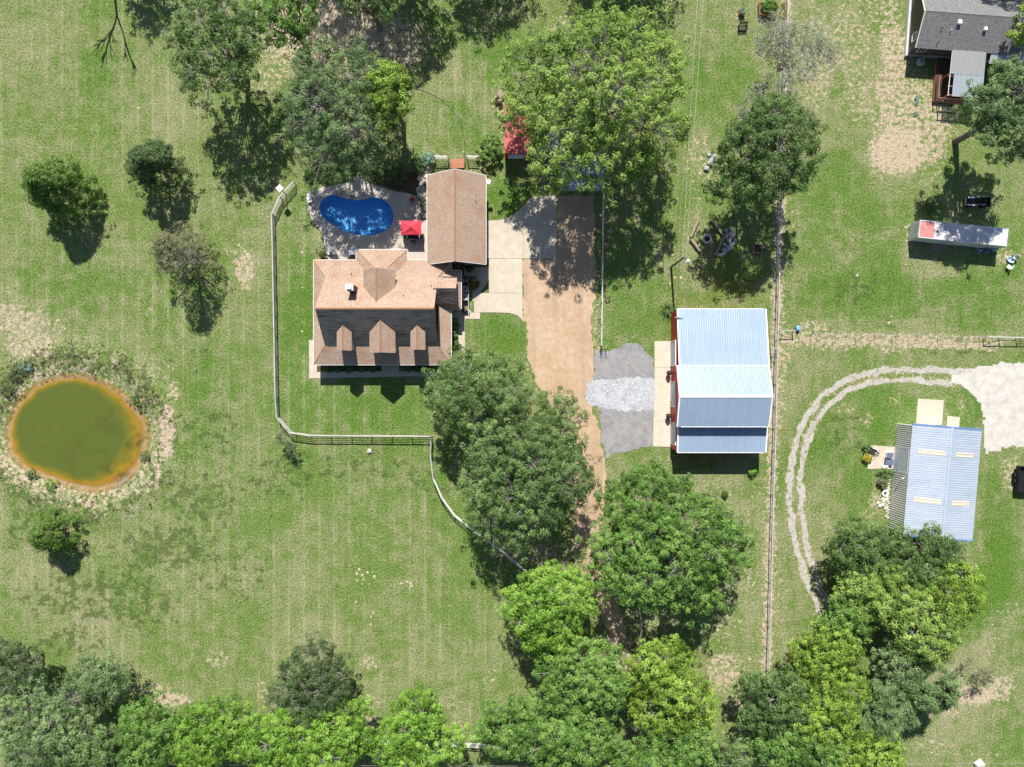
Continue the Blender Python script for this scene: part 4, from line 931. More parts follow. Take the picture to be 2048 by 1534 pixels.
fence('field_fence', 'white pipe fence curving between the meadow and the oak trees', [(862,873),(861,912),(866,958),(880,993),(905,1029),(945,1062),(985,1090),(1030,1125),(1075,1165)], 1.35, M_PIPEW, 5)
fence('boundary_fence', 'long grey rail fence running past the barn', [(1577,-30),(1573,120),(1566,300),(1560,480),(1558,600),(1555,700),(1551,880),(1546,1040),(1541,1240),(1538,1345)], 1.35, M_PIPEG, 3, 3.1, rr=.045, toprr=.06, topw=.11)
fence('drive_fence', 'white pipe fence beside the gravel driveway', [(1208,385),(1206,480),(1205,600),(1204,690)], 1.35, M_PIPEW, 3, 2.9, toprr=.05)
fence('tree_lane_fence', 'white pipe fence under the bright green tree', [(1272,1165),(1278,1210),(1284,1245),(1283,1290),(1281,1330)], 1.35, M_PIPEW, 3, 2.6)
fence('pool_gate_fence', 'grey rail fence beside the red deck steps north of the garage', [(868,312),(895,313)], 1.35, M_PIPEG, 5, 1.9, topw=.16)
fence('stair_fence', 'short grey rail fence east of the red deck steps', [(934,312),(956,313)], 1.35, M_PIPEG, 5, 1.5, topw=.16)
fence('road_fence', 'white board rail fence behind the bottom trees', [(690,1486),(760,1488),(905,1492),(1035,1500)], 1.3, M_PIPEW, 4, 2.6, rr=.055, toprr=.07)
# wire fence on thin steel posts with braced end
tf = thing('wire_fence', 'wire fence on thin dark steel posts along the dirt strip', 'fence', G(1600,668))
tp = [(1620,668),(1632,669),(1669,670),(1710,671),(1748,671),(1790,672),(1830,672),(1875,673),(1917,674),(1958,674),(1978,675)]
for q in tp: x, y = G(*q); MB().obox((x,y,.62), (.05,.05,1.3)).build('post', M_BLACK, tf)
for k in range(4): MB().tube([(*G(*q), .3+.28*k) for q in tp], .006, 4).build('wire', M_GREYST, tf)
hb = thing('fence_brace', 'dark steel corner brace joining the two fences', 'fence brace', G(1561,661))
for q in ((1562,662),(1591,662)): x, y = G(*q, 1.2); MB().tube([(x,y,-.05),(x,y,1.3)], .08, 8).build('post', M_GREYST, hb)
a_, b_ = G(1562,662,1.2), G(1591,662,1.2); MB().tube([(*a_,1.22),(*b_,1.22)], .055, 8).build('top_rail', M_GREYST, hb); MB().tube([(*a_,.3),(*b_,1.1)], .03, 6).build('diagonal', M_GREYST, hb)
gt = thing('pipe_gate', 'pale pipe gate in the wire fence by the white gravel', 'gate', G(2015,674))
ga, gb = G(1978,674,1.3), G(2045,675,1.3)
for q, h in ((ga,1.35),((.5*(ga[0]+gb[0])-.1,.5*(ga[1]+gb[1])),1.35),(gb,1.35),((gb[0]+3,gb[1]),1.35)): MB().tube([(q[0],q[1],-.05),(q[0],q[1],h)], .07, 8).build('post', M_PIPEW, gt)
MB().tube([(*ga,1.33),(*gb,1.33),(gb[0]+3,gb[1],1.33)], .06, 8).build('top_rail', M_PIPEW, gt)
MB().tube([(*ga,1.25),(.75*ga[0]+.25*gb[0],ga[1],.7),(.45*ga[0]+.55*gb[0],ga[1],.4),(*gb,.35)], .045, 6).build('brace', M_PIPEW, gt)
for z in (.3,.55,.8,1.05): MB().tube([(gb[0],gb[1],z),(gb[0]+3,gb[1],z)], .03, 6).build('rail', M_PIPEW, gt)

# ---------------------------------------------------------------- poles and wires
M_POLE = mottled('pole_wood', (.16,.125,.10), (.27,.22,.18), 5, .9)
bx_, by_ = G(1342,534); up = thing('light_pole', 'tall wooden light pole with white lamp north of the barn', 'pole', (bx_,by_))
PH = 8.2
MB().tube([(bx_,by_,-.1),(bx_,by_,PH)], [.17,.12], 10).build('pole', M_POLE, up)
MB().tube([(bx_,by_,PH-.6),(bx_+.3,by_-.3,PH-.4),(bx_+.45,by_-.45,PH-.45)], .035, 6).build('arm', M_GREYST, up)
MB().lathe((bx_+.5,by_-.5,PH-.75), [(.30,0),(.32,.08),(.2,.22),(.1,.36),(.05,.4)], 16).build('lamp', M_WHITE, up)
MB().box(bx_-.45,bx_+.45,by_-.05,by_+.05,PH-.35,PH-.25).build('crossarm', M_POLE, up)
for k, dx in enumerate((-.22, .22)):
    ex, ey = G(1408+dx*30, -90, 8.6); pts = []
    for i in range(25):
        t = i/24; pts.append((bx_+dx+(ex-bx_-dx)*t, by_+(ey-by_)*t, PH-.25+.5*t-1.6*4*t*(1-t)*.35))
    tag(MB().tube(pts, .02, 4).build('overhead_wire', plain('wire_aluminium', (.40,.38,.34), .5, .3)), ['western', 'eastern'][k]+' overhead wire running north from the light pole', 'wire', 'overhead wires')
for k, (y_, x0_, x1_) in enumerate(((1526,-40,2090),(1538,-40,1500))):
    pts = [G3(x0_+(x1_-x0_)*i/30, y_+6*math.sin(math.pi*i/30), 6.5) for i in range(31)]
    tag(MB().tube(pts, .022, 4).build('overhead_wire', plain('wire_aluminium', (.55,.53,.48))), ['upper', 'lower'][k]+' overhead wire crossing the trees at the bottom edge', 'wire', 'overhead wires')
q = G(1338,640); st = thing('service_mast', 'dark service pole with crossbar at the barn corner', 'pole', q)
MB().tube([(q[0]+.35,q[1],-.05),(q[0]+.35,q[1],4.2)], .08, 8).build('pole', M_POLE, st); MB().box(q[0]-.1,q[0]+1.0,q[1]-.04,q[1]+.04,3.95,4.05).build('crossbar', M_GREYST, st)
# thin black water pipe lying in a curve on the grass
hp = [(802,172),(815,174),(835,178),(856,185),(880,198),(900,215),(915,235),(924,255),(929,280),(930,300),(930,318)]
tag(MB().tube([(*G(a,b),.04) for a, b in smooth_poly(hp, 0)], .035, 5).build('water_hose', M_BLACK), 'thin dark hose curving over the grass north of the garage', 'hose')
wp = thing('standpipe', 'white vertical pipe beside the red deck steps', 'pipe', G(930,316)); x, y = G(930,316); MB().tube([(x,y,0),(x,y,2.6)], .05, 8).build('pipe', M_PIPEW, wp); MB().lathe((x,y,2.6), [(.07,0),(.07,.08)], 8).build('cap', M_PIPEW, wp)
# red cedar steps and landing north of the garage
rd = thing('deck_steps', 'red cedar landing with steps at the north gable of the garage', 'steps', G(917,322))
x0, y0 = G(902,336,.6); x1, y1 = G(928,316,.6)
for i in range(5):
    yy = y0+(y1-y0)*i/5; MB().box(x0,x1,yy+.01,yy+(y1-y0)/5-.01,.5-.09*i if i > 2 else .56,.6-.09*i if i > 2 else .62).build('board', M_WOODR, rd)
MB().box(x0,x1,y0,y1-.6,0,.5).build('base', M_WOODD, rd)
gr_ = thing('balustrade', 'dark balustrade climbing beside the red cedar landing', 'railing', G(885,334))
a, b = G(866,344,.9), G(901,328,.9)
MB().tube([(*a,1.0),(*b,1.2)], .04, 6).build('rail', M_BLACK, gr_); MB().tube([(*a,.25),(*b,.45)], .04, 6).build('rail', M_BLACK, gr_)
for i in range(14): t = i/13; MB().box(a[0]+(b[0]-a[0])*t-.02,a[0]+(b[0]-a[0])*t+.02,a[1]+(b[1]-a[1])*t-.02,a[1]+(b[1]-a[1])*t+.02,0,1.0+.2*t).build('baluster', M_BLACK, gr_)

# ---------------------------------------------------------------- pool furniture
M_UMB = plain('red_canvas', (.62,.045,.075), .8, 0, .06)
q = G(822,455,2.4); um = thing('patio_umbrella', 'red rectangular patio umbrella beside the pool', 'umbrella', q)
ux, uy = 1.46, 1.0; z0, z1 = 2.15, 2.75
C_ = [(q[0]-ux,q[1]-uy,z0),(q[0]+ux,q[1]-uy,z0),(q[0]+ux,q[1]+uy,z0),(q[0]-ux,q[1]+uy,z0)]; ap = (q[0],q[1],z1)
for i in range(4):
    a, b = Vector(C_[i]), Vector(C_[(i+1)%4]); m_ = (a+b)/2+Vector((0,0,.03))+((Vector(ap)-(a+b)/2)*.06); mm = (m_+Vector(ap))/2-Vector((0,0,.05))
    ql = (a+Vector(ap))/2; qr = (b+Vector(ap))/2
    MB().add([a,m_,b,ql,mm,qr,ap],[(0,1,4,3),(1,2,5,4),(3,4,6),(4,5,6)]).build('canopy_panel', M_UMB, um)
    MB().tube([a-Vector((0,0,.03)),Vector(ap)-Vector((0,0,.03))], .015, 5).build('rib', M_BLACK, um)
MB().tube([(q[0],q[1],.07),(q[0],q[1],2.8)], .03, 8).build('pole', M_BLACK, um); MB().lathe((q[0],q[1],2.74), [(.06,0),(.05,.06),(.01,.12)], 8).build('finial', M_BLACK, um)
MB().lathe((q[0],q[1],.07), [(.3,0),(.3,.06),(.1,.1)], 12).build('base', M_BLACK, um)
tq = (q[0]+.05, q[1]-.75); pt = thing('patio_table', 'dark patio table under the red umbrella', 'table', tq)
MB().box(tq[0]-.8,tq[0]+.8,tq[1]-.45,tq[1]+.45,.76,.79).build('tabletop', plain('dark_navy', (.02,.03,.055), .3), pt)
for sx in (-.7,.7):
    for sy in (-.36,.36): MB().box(tq[0]+sx-.03,tq[0]+sx+.03,tq[1]+sy-.03,tq[1]+sy+.03,.07,.76).build('leg', M_BLACK, pt)
def chair(name, label, x, y, rz, mat, group, z=.07):
    t = thing(name, label, 'chair', (x,y), group); t.rotation_euler = (0,0,rz); t.location.z = z; ORI[t.name] = Vector((0,0,0))
    MB().box(-.27,.27,-.25,.27,.40,.45).build('seat', mat, t); MB().obox((0,-.28,.72), (.54,.05,.6), 0, -.18).build('backrest', mat, t)
    for sx in (-.25,.25):
        for sy in (-.24,.24): MB().box(sx-.02,sx+.02,sy-.02,sy+.02,0,.42).build('leg', M_BLACK, t)
        MB().box(sx*1.12-.025,sx*1.12+.025,-.25,.25,.62,.65).build('armrest', M_BLACK, t)
    return t
M_NAVY = plain('blue_sling', (.10,.14,.22), .7); M_PALE = plain('pale_sling', (.55,.58,.62), .7)
chair('patio_chair', 'dark blue patio chair at the west end of the umbrella table', tq[0]-1.15, tq[1]-.05, -1.57, M_NAVY, 'patio chairs at the umbrella table')
chair('patio_chair', 'dark blue patio chair at the east end of the umbrella table', tq[0]+1.15, tq[1]-.05, 1.57, M_NAVY, 'patio chairs at the umbrella table')
chair('patio_chair', 'grey patio chair south of the umbrella table', tq[0], tq[1]-.85, 0, plain('grey_sling', (.18,.17,.17), .7), 'patio chairs at the umbrella table')
chair('pool_chair', 'pale pool chair turned towards the lawn by the house', *G(659,505,.4), 2.4, M_PALE, 'pale chairs by the house wall')
chair('pool_chair', 'pale pool chair nearest the house wall', *G(671,512,.4), 3.3, M_PALE, 'pale chairs by the house wall')
gq = G(705,506,.8); gl = thing('gas_grill', 'silver lidded gas grill against the rear wing wall', 'grill', gq)
MB().box(gq[0]-.65,gq[0]+.65,gq[1]-.55,gq[1]+.35,.07,.8).build('cabinet', M_NAVY, gl); MB().box(gq[0]-.4,gq[0]+.4,gq[1]-.3,gq[1]+.35,.8,1.1).build('lid', M_GALV, gl); MB().tube([(gq[0]-.3,gq[1]-.36,.98),(gq[0]+.3,gq[1]-.36,.98)], .02, 6).build('handle', M_BLACK, gl)
pq = G(619,396,.3); pb = thing('pool_bench', 'white bench box at the west edge of the pool deck', 'bench', pq); pb.rotation_euler = (0,0,math.radians(8)); ORI[pb.name] = Vector((0,0,0))
MB().box(-.27,.27,-.62,.62,.10,.42).build('box', M_PALE, pb); MB().box(-.30,.30,-.65,.65,.42,.48).build('lid', M_WHITE, pb)
sq = G(706,394,.2); sk = thing('pool_steps_grate', 'dark square filter cover on the north pool edge', 'cover', sq); MB().box(sq[0]-.28,sq[0]+.28,sq[1]-.17,sq[1]+.17,.118,.16).build('frame', M_BLACK, sk)
for k in range(4): MB().box(sq[0]-.25,sq[0]+.25,sq[1]-.14+k*.075,sq[1]-.1+k*.075,.16,.172).build('slat', M_GREYST, sk)
q = G(824,399,.5); rc = chair('red_chair', 'small red folding chair at the north east pool deck corner', q[0], q[1], .8, M_RED, None)
# vacuum hose in the water
hz = [(681,432),(683,440),(686,452),(688,458),(694,460),(700,456),(705,458),(707,466)]
tag(MB().tube([(*G(a,b),-.06) for a, b in hz], .025, 5).build('pool_hose', M_WHITE), 'white vacuum hose floating in the pool', 'hose')
bh = G(573,388); bq = thing('birdhouse_post', 'square white roofed bird house on a tall post by the yard fence', 'bird house', bh)
MB().tube([(*bh,0),(*bh,2.6)], .05, 8).build('post', M_BLACK, bq)
MB().obox((bh[0],bh[1],2.75), (.55,.55,.35), .78).build('house_box', M_WHITE, bq); MB().obox((bh[0],bh[1],2.97), (.78,.78,.05), .78).build('roof', M_WHITE, bq)
# stepped wooden deck between pool and garage
ws = thing('wooden_steps', 'wooden slat steps between the pool deck and the garage', 'steps', G(849,428))
x0, y0 = G(842,436,.3); x1, y1 = G(855,414,.3)
for i in range(8): yy = y0+(y1-y0)*i/8; MB().box(x0,x1,yy+.015,yy+(y1-y0)/8-.03,.30+.02*i,.34+.02*i).build('board', M_WOOD, ws)
MB().box(x0,x1,y0,y1,.07,.29).build('base', M_WOODD, ws)
# landscaping stones north-west of the garage
def stone(x, y, s, mat, name, label, cat, group, z=0.0, flat=.6):
    mb = MB(); v = []; n = 9
    prof = [(.55,0),(.95,.18),(1.0,.42),(.72,.78),(.25,1.0)]
    rr = [random.uniform(.75,1.25) for _ in range(n)]
    for r, zz in prof:
        for k in range(n):
            a = 2*math.pi*k/n; v.append((x+math.cos(a)*r*s*rr[k]*.5, y+math.sin(a)*r*s*rr[(k+2)%n]*.5, z-.03+zz*s*flat*random.uniform(.9,1.1)))
    f = [(i*n+k, i*n+(k+1)%n, (i+1)*n+(k+1)%n, (i+1)*n+k) for i in range(4) for k in range(n)]+[tuple(4*n+k for k in range(n))]
    o = mb.add(v, f).build(name, mat, origin=(x,y,z)); return tag(o, label, cat, group)
M_STONE = mottled('limestone', (.42,.40,.36), (.66,.63,.56), 5, .9, bmp=.5, bdist=.03)
M_STONEG = mottled('grey_stone', (.28,.29,.31), (.46,.47,.49), 5, .9, bmp=.5, bdist=.03)
for i in range(46):
    while True:
        px, py = random.uniform(832,870), random.uniform(330,408)
        if inpoly(np.array([G(px,py)[0]]), np.array([G(px,py)[1]]), ROCK_BED)[0]: break
    stone(*G(px,py), random.uniform(.25,.6), M_STONE, 'rock', 'pale landscaping rock in the bed west of the garage', 'rock', 'pale rocks beside the garage')
tag(ragged('rock_bed', ROCK_BED, .012, mottled('sandy_bed', (.36,.31,.22), (.52,.46,.35), 3, .95), .15, .3, 1.5, seed=44), 'sandy bed of pale rocks west of the garage', 'flower bed')

# ---------------------------------------------------------------- side yard: two condensers, two water tanks, rail, planter
t = thing('condenser_fence', 'pale railing around the air conditioning yard', 'railing', G(937,585))
cxa, cya = G(937,552,1.0); cxb, cyb = G(936,617,1.0)
for z in (.35,.7,1.05): MB().box(cxa-.03,cxa+.03,cyb,cya,z-.04,z+.04).build('rail', M_PIPEW, t)
for k in range(5): yy = cyb+(cya-cyb)*k/4; MB().box(cxa-.045,cxa+.045,yy-.045,yy+.045,0,1.15).build('post', M_PIPEW, t)
for lab, p in (('northern air conditioner of the pair beside the east wing', (930,578)), ('southern air conditioner of the pair beside the east wing', (929,594))):
    t = thing('air_conditioner', lab, 'air conditioner', G(*p, .7), 'air conditioners beside the house'); acunit(t, *G(*p, .7), .9, .8)
M_TANK = plain('blue_grey_plastic', (.22,.27,.38), .5)
for lab, p in (('blue grey water tank nearest the house wall', (924,561)), ('blue grey water tank nearest the pale railing', (934.5,561))):
    x, y = G(*p, 1.0); t = thing('water_tank', lab, 'tank', (x,y), 'water tanks')
    MB().lathe((x,y,.0), [(.30,0),(.34,.1),(.34,.85),(.28,1.0)], 16).build('tank', M_TANK, t, True); MB().lathe((x,y,1.0), [(.2,0),(.2,.05),(.05,.08)], 12).build('lid', M_TANK, t)
MB_ = MB()
tag(ragged('gravel_bed', GP([(918,552),(938,552),(938,618),(918,618)]), .015, mottled('brown_gravel', (.16,.11,.07), (.26,.19,.13), 4, .95), .12, .1, 1.5, seed=41), 'brown gravel bed under the air conditioners', 'gravel')
x, y = G(930,622,.6); t = thing('hose_reel', 'black hose reel south of the air conditioning yard', 'hose reel', (x,y))
MB().tube([(x-.4,y,.45),(x+.4,y,.45)], .2, 12).build('drum', M_BLACK, t); MB().lathe((x+.42,y,.1), [(.3,0),(.3,.04)], 14).build('flange', M_WHITE, t); MB().box(x-.45,x+.45,y-.03,y+.03,0,.3).build('stand', M_BLACK, t)

# ---------------------------------------------------------------- fire pit circle
def log(label, a, b, r=.19):
    a = G(*a, .3); b = G(*b, .3); L = math.hypot(b[0]-a[0], b[1]-a[1])
    t = thing('log_bench', label, 'bench', a, 'log benches round the fire pit')
    n = 9; pts = [(a[0]+(b[0]-a[0])*i/n, a[1]+(b[1]-a[1])*i/n, .32+random.uniform(-.01,.01)) for i in range(n+1)]
    MB().tube(pts, [r*random.uniform(.92,1.06) for _ in pts], 10).build('log', M_WOOD, t)
    for f in (.15, .85): MB().tube([(a[0]+(b[0]-a[0])*f, a[1]+(b[1]-a[1])*f,0),(a[0]+(b[0]-a[0])*f, a[1]+(b[1]-a[1])*f,.2)], .15, 8).build('support', M_WOODD, t)
log('pale log bench north west of the fire pit', (1397,440), (1382,474)); log('pale log bench south west of the fire pit', (1381,478), (1400,503))
log('shaded log bench north east of the fire pit', (1423,440), (1448,472)); log('shaded plank log bench south east of the fire pit', (1447,475), (1433,505))
fq = G(1414.5,477.5,.3); fp = thing('fire_pit', 'round white stone fire pit between the log benches', 'fire pit', fq)
for k in range(12):
    a = 2*math.pi*k/12; MB().obox((fq[0]+math.cos(a)*.52,fq[1]+math.sin(a)*.52,.17), (.24,.27,.34), a).build('stone', mottled('fire_pit_stone', (.55,.52,.48), (.72,.69,.64), 6, .85), fp)
MB().lathe((fq[0],fq[1],.02), [(.44,0),(.44,.06)], 14).build('ash_bed', M_DIRTBED, fp)
for k in range(4): a = k*.8; MB().tube([(fq[0]-math.cos(a)*.3,fq[1]-math.sin(a)*.3,.12),(fq[0]+math.cos(a)*.3,fq[1]+math.sin(a)*.3,.2)], .05, 6).build('firewood', M_WOODD, fp)
ring = [(1452,462),(1458,470),(1462,478),(1470,480),(1466,488),(1460,492),(1458,497),(1454,500),(1450,505),(1446,508),(1455,480),(1449,490),(1463,465),(1455,468),(1447,500),(1436,509),(1431,508),(1466,473),(1459,484),(1452,473),(1461,458),(1454,494),(1442,510),(1470,484)]
for k, p in enumerate(ring): stone(*G(*p), random.uniform(.42,.68), M_STONEG, 'stone', 'grey stone in the low curved wall east of the fire pit', 'stone', 'stones of the low curved wall')
for k, p in enumerate([(1418,310),(1428,314),(1422,322),(1413,338),(1420,328),(1430,320)]): stone(*G(*p), random.uniform(.6,.95), M_STONEG, 'boulder', 'grey boulder west of the dark green oak', 'boulder', 'grey boulders')
sq = G(1515.5,497,.4); t = thing('wooden_crate', 'open grey planter crate under the dark green oak', 'crate', sq)
for a, b, c, d in ((-.6,-.52,-.6,.6),(.52,.6,-.6,.6),(-.52,.52,-.6,-.52),(-.52,.52,.52,.6)): MB().box(sq[0]+a,sq[0]+b,sq[1]+c,sq[1]+d,0,.5).build('side_board', M_WOOD, t)
MB().box(sq[0]-.52,sq[0]+.52,sq[1]-.52,sq[1]+.52,0,.25).build('soil', M_DIRTBED, t)

# ---------------------------------------------------------------- top right garden things
def planter(label, px, py, w, d, h=.55):
    x, y = G(px, py, h); t = thing('raised_planter', label, 'planter', (x,y), 'raised planters')
    for a, b, c, e in ((-w/2,-w/2+.07,-d/2,d/2),(w/2-.07,w/2,-d/2,d/2),(-w/2+.07,w/2-.07,-d/2,-d/2+.07),(-w/2+.07,w/2-.07,d/2-.07,d/2)):
        MB().box(x+a,x+b,y+c,y+e,.05,h).build('side_board', M_WOODR, t)
    MB().box(x-w/2+.07,x+w/2-.07,y-d/2+.07,y+d/2-.07,.05,h-.12).build('soil', M_DIRTBED, t); return x, y, h
PL1 = planter('wide wooden raised planter at the top edge', 1537, 16, 2.5, 1.7, .75); PL2 = planter('small wooden planter box with blue green plant', 1485, 22, .8, .7, .6)
q = G(1486,55,.5); t = thing('slatted_bench', 'black slatted bench on the grass below the planters', 'bench', q)
for k in range(5): MB().box(q[0]-.6,q[0]+.6,q[1]-.36+k*.16,q[1]-.26+k*.16,.43,.47).build('seat_slat', M_BLACK, t)
for k in range(4): MB().obox((q[0],q[1]+.45+k*.05,.58+k*.13), (1.2,.03,.09), 0, -.3).build('back_slat', M_BLACK, t)
for sx in (-.56,.56): MB().box(q[0]+sx-.04,q[0]+sx+.04,q[1]-.36,q[1]+.42,0,.43).build('leg', M_BLACK, t); MB().box(q[0]+sx-.05,q[0]+sx+.05,q[1]-.4,q[1]+.45,.62,.66).build('armrest', M_BLACK, t)
q = G(1563,130,.4); t = thing('wooden_box', 'small dark wooden stand against the long rail fence', 'stand', q)
MB().box(q[0]-.55,q[0]+.55,q[1]-.25,q[1]+.25,.5,.55).build('top', M_WOODD, t)
for sx in (-.5,.42): MB().box(q[0]+sx,q[0]+sx+.08,q[1]-.22,q[1]+.22,0,.5).build('leg', M_WOODD, t)
q = G(1566,50,.6); t = thing('garden_bicycle', 'dark bicycle leaning on the long rail fence', 'bicycle', q)
for s in (-.5,.5):
    mb = MB(); ring_ = [(q[0]+.02,q[1]+s+.32*math.cos(a),.33+.32*math.sin(a)) for a in [2*math.pi*k/16 for k in range(17)]]; mb.tube(ring_, .025, 5, False); mb.build('wheel', M_BLACK, t)
MB().tube([(q[0],q[1]-.5,.33),(q[0]+.05,q[1]-.15,.85),(q[0]+.05,q[1]+.3,.85),(q[0],q[1]+.5,.33)], .025, 6).build('frame', M_BLACK, t); MB().tube([(q[0]-.25,q[1]+.3,1.0),(q[0]+.3,q[1]+.3,1.0)], .02, 6).build('handlebar', M_GREYST, t); MB().obox((q[0]+.05,q[1]-.2,.95), (.14,.26,.06)).build('saddle', M_BLACK, t)
# north of the red shed: grey outdoor table with chairs
q = G(996,192,.6); t = thing('garden_table', 'weathered grey table west of the big yellow green tree', 'table', (q[0]+.5,q[1]+.3)); MB().box(q[0],q[0]+.95,q[1],q[1]+.6,.68,.72).build('tabletop', M_WOOD, t)
for a in (.05,.85):
    for b in (.05,.5): MB().box(q[0]+a,q[0]+a+.05,q[1]+b,q[1]+b+.05,0,.68).build('leg', M_WOOD, t)
chair('garden_chair', 'weathered grey chair west of the garden table', q[0]-.35, q[1]-.15, .6, M_WOOD, 'weathered garden chairs', 0); chair('garden_chair', 'weathered grey chair south of the garden table', q[0]+.3, q[1]-.6, .1, M_WOOD, 'weathered garden chairs', 0)

# ---------------------------------------------------------------- by the barn
M_EGG = plain('black_ceramic', (.015,.016,.017), .25)
for lab, p in (('black egg shaped grill by the northern barn door', (1338,746)), ('black egg shaped grill by the southern barn door', (1337,832))):
    x, y = G(*p, .8); t = thing('egg_grill', lab, 'grill', (x,y), 'egg shaped grills at the barn')
    MB().lathe((x,y,.5), [(.12,0),(.34,.2),(.36,.42)], 16).build('bowl', M_EGG, t, True); MB().lathe((x,y,.93), [(.36,0),(.32,.2),(.2,.36),(.06,.4)], 16).build('lid', M_EGG, t, True)
    MB().tube([(x,y,1.3),(x,y,1.42)], .05, 8).build('vent_cap', M_GALV, t)
    for k in range(3): a = k*2.1; MB().tube([(x+.1*math.cos(a),y+.1*math.sin(a),.55),(x+.34*math.cos(a),y+.34*math.sin(a),.06)], .025, 6).build('leg', M_BLACK, t)
    MB().obox((x,y-.6,.75), (.3,.3,.03)).build('side_shelf', M_WOODD, t)
x, y = G(1238,962); t = thing('wooden_sign_post', 'weathered wooden post with crossboard beside the driveway', 'post', (x,y))
MB().box(x-.09,x+.09,y-.09,y+.09,-.05,2.2).build('post', M_WOOD, t); MB().box(x-.55,x+.55,y+.09,y+.15,1.75,2.1).build('crossboard', M_WOOD, t)
x, y = G(738.5,902,.2); stone(x, y, .75, M_STONE, 'salt_block', 'single pale stone block on the meadow below the fence', 'stone', None, flat=.5)
x, y = G(299.5,1008,.3); t = thing('stake', 'short dark stake south east of the pond', 'stake', (x,y)); MB().tube([(x,y,-.05),(x,y,.85)], .07, 8).build('post', M_WOODD, t); MB().lathe((x,y,.85), [(.08,0),(.08,.05),(.02,.09)], 8).build('cap', M_WOODR, t)
x, y = G(24,712); t = thing('pond_stake', 'thin dark stake north west of the pond', 'stake', (x,y)); MB().tube([(x,y,-.05),(x,y,1.1)], .04, 8).build('post', M_BLACK, t); MB().box(x-.35,x+.05,y-.02,y+.02,.95,1.02).build('arm', M_BLACK, t)
x, y = G(1596,656,.4); t = thing('blue_barrel', 'small blue plastic bin by the fence brace', 'bin', (x,y)); MB().lathe((x,y,0), [(.22,0),(.27,.1),(.30,.55),(.26,.58)], 14, 1, 1.3).build('bin', plain('sky_blue_plastic', (.16,.38,.66), .5), t, True); MB().tube([(x-.2,y+.35,.5),(x,y+.5,.62),(x+.2,y+.35,.5)], .03, 6).build('handle', M_BLACK, t)
for lab, px, py in (('grey gate latch box on the long fence near the barn', 1550, 702),):
    x, y = G(px, py, .8); t = thing('latch_post', lab, 'gate latch', (x,y))
    for a in (-.35,.35): MB().tube([(x+a,y-.35,0),(x+a,y-.35,1.3)], .05, 6).build('post', M_PIPEW, t); MB().tube([(x+a,y+.35,0),(x+a,y+.35,1.3)], .05, 6).build('post', M_PIPEW, t)
    MB().tube([(x-.35,y-.35,1.28),(x-.35,y+.35,1.28),(x+.6,y+.35,1.28)], .05, 6).build('rail', M_PIPEW, t)
# gate at the south end of the drive fence
x, y = G(1206,699,1.0); t = thing('drive_gate', 'small dark gate at the end of the drive fence', 'gate', (x,y))
for a in (-.25,.5): MB().tube([(x+a,y,-.05),(x+a,y,1.3)], .05, 8).build('post', M_BLACK, t)
for z in (.3,.6,.9,1.2): MB().tube([(x-.25,y,z),(x+.5,y,z)], .025, 6).build('rail', M_BLACK, t)

# ---------------------------------------------------------------- utility vehicle under the oak by the container
q = G(1956,404,.8); ut = thing('utility_vehicle', 'black and white side by side utility vehicle in tree shade', 'vehicle', q); ut.rotation_euler = (0,0,math.radians(-3)); ORI[ut.name] = Vector((0,0,0))
M_CARB = plain('black_paint', (.012,.013,.016), .3); M_CARW = plain('white_paint', (.72,.73,.74), .3)
for sx in (-1.0, 1.0):
    for sy in (-.6, .6):
        w = MB().tube([(sx,sy-.12,.33),(sx,sy+.12,.33)], .33, 16).build('wheel', plain('tyre_rubber', (.015,.015,.015), .9), ut)
        MB().tube([(sx,sy-.125,.33),(sx,sy+.125,.33)], .17, 10).build('rim', M_GREYST, w)
MB().add([(-1.55,-.5,.45),(1.5,-.5,.45),(1.5,.5,.45),(-1.55,.5,.45),(-1.5,-.5,.85),(-.75,-.55,1.02),(.4,-.6,.75),(1.5,-.6,.75),(-1.5,.5,.85),(-.75,.55,1.02),(.4,.6,.75),(1.5,.6,.75)],
   [(3,2,1,0),(0,1,7,6,5,4),(8,9,10,11,2,3),(4,5,9,8),(5,6,10,9),(6,7,11,10),(0,4,8,3),(1,2,11,7)]).build('body', M_CARB, ut)
for s in (-.52,.52): MB().box(-1.55,-.62,s-.1,s+.1,.95,1.03).build('fender', M_CARW, ut)
MB().obox((-1.1,0,1.0), (.75,.8,.06), 0, .14, 'Y').build('hood', M_CARB, ut)
MB().box(-1.6,-1.54,-.5,.5,.5,.72).build('bumper', M_CARW, ut)
for s in (-.3,.3): MB().box(-.1,.35,s-.24,s+.24,.75,.92).build('seat', M_CARB, ut); MB().obox((.38,s,1.15), (.1,.46,.5), 0, .15, 'Y').build('backrest', M_CARB, ut); MB().box(-1.6,-1.53,s-.1,s+.1,.75,.88).build('headlight', M_GLASS, ut)
for s in (-.58,.58): MB().tube([(-.65,s,.9),(-.35,s,1.8),(.4,s,1.85),(.55,s,.8)], .03, 6).build('roll_bar', M_CARW, ut)
for x_ in (-.35,.4): MB().tube([(x_,-.58,1.82),(x_,.58,1.82)], .03, 6).build('roll_bar', M_CARB, ut)
MB().lathe((-.45,-.3,1.12), [(.17,0),(.18,.02),(.15,.03)], 14).build('steering_wheel', M_BLACK, ut)
bd = MB().box(.62,1.55,-.6,.6,.76,.8).build('cargo_bed', M_CARB, ut)
for a in ((.62,1.55,-.63,-.58),(.62,1.55,.58,.63),(.6,.65,-.58,.58),(1.52,1.57,-.58,.58)): MB().box(*a,.8,1.08).build('bed_wall', M_CARB, bd)

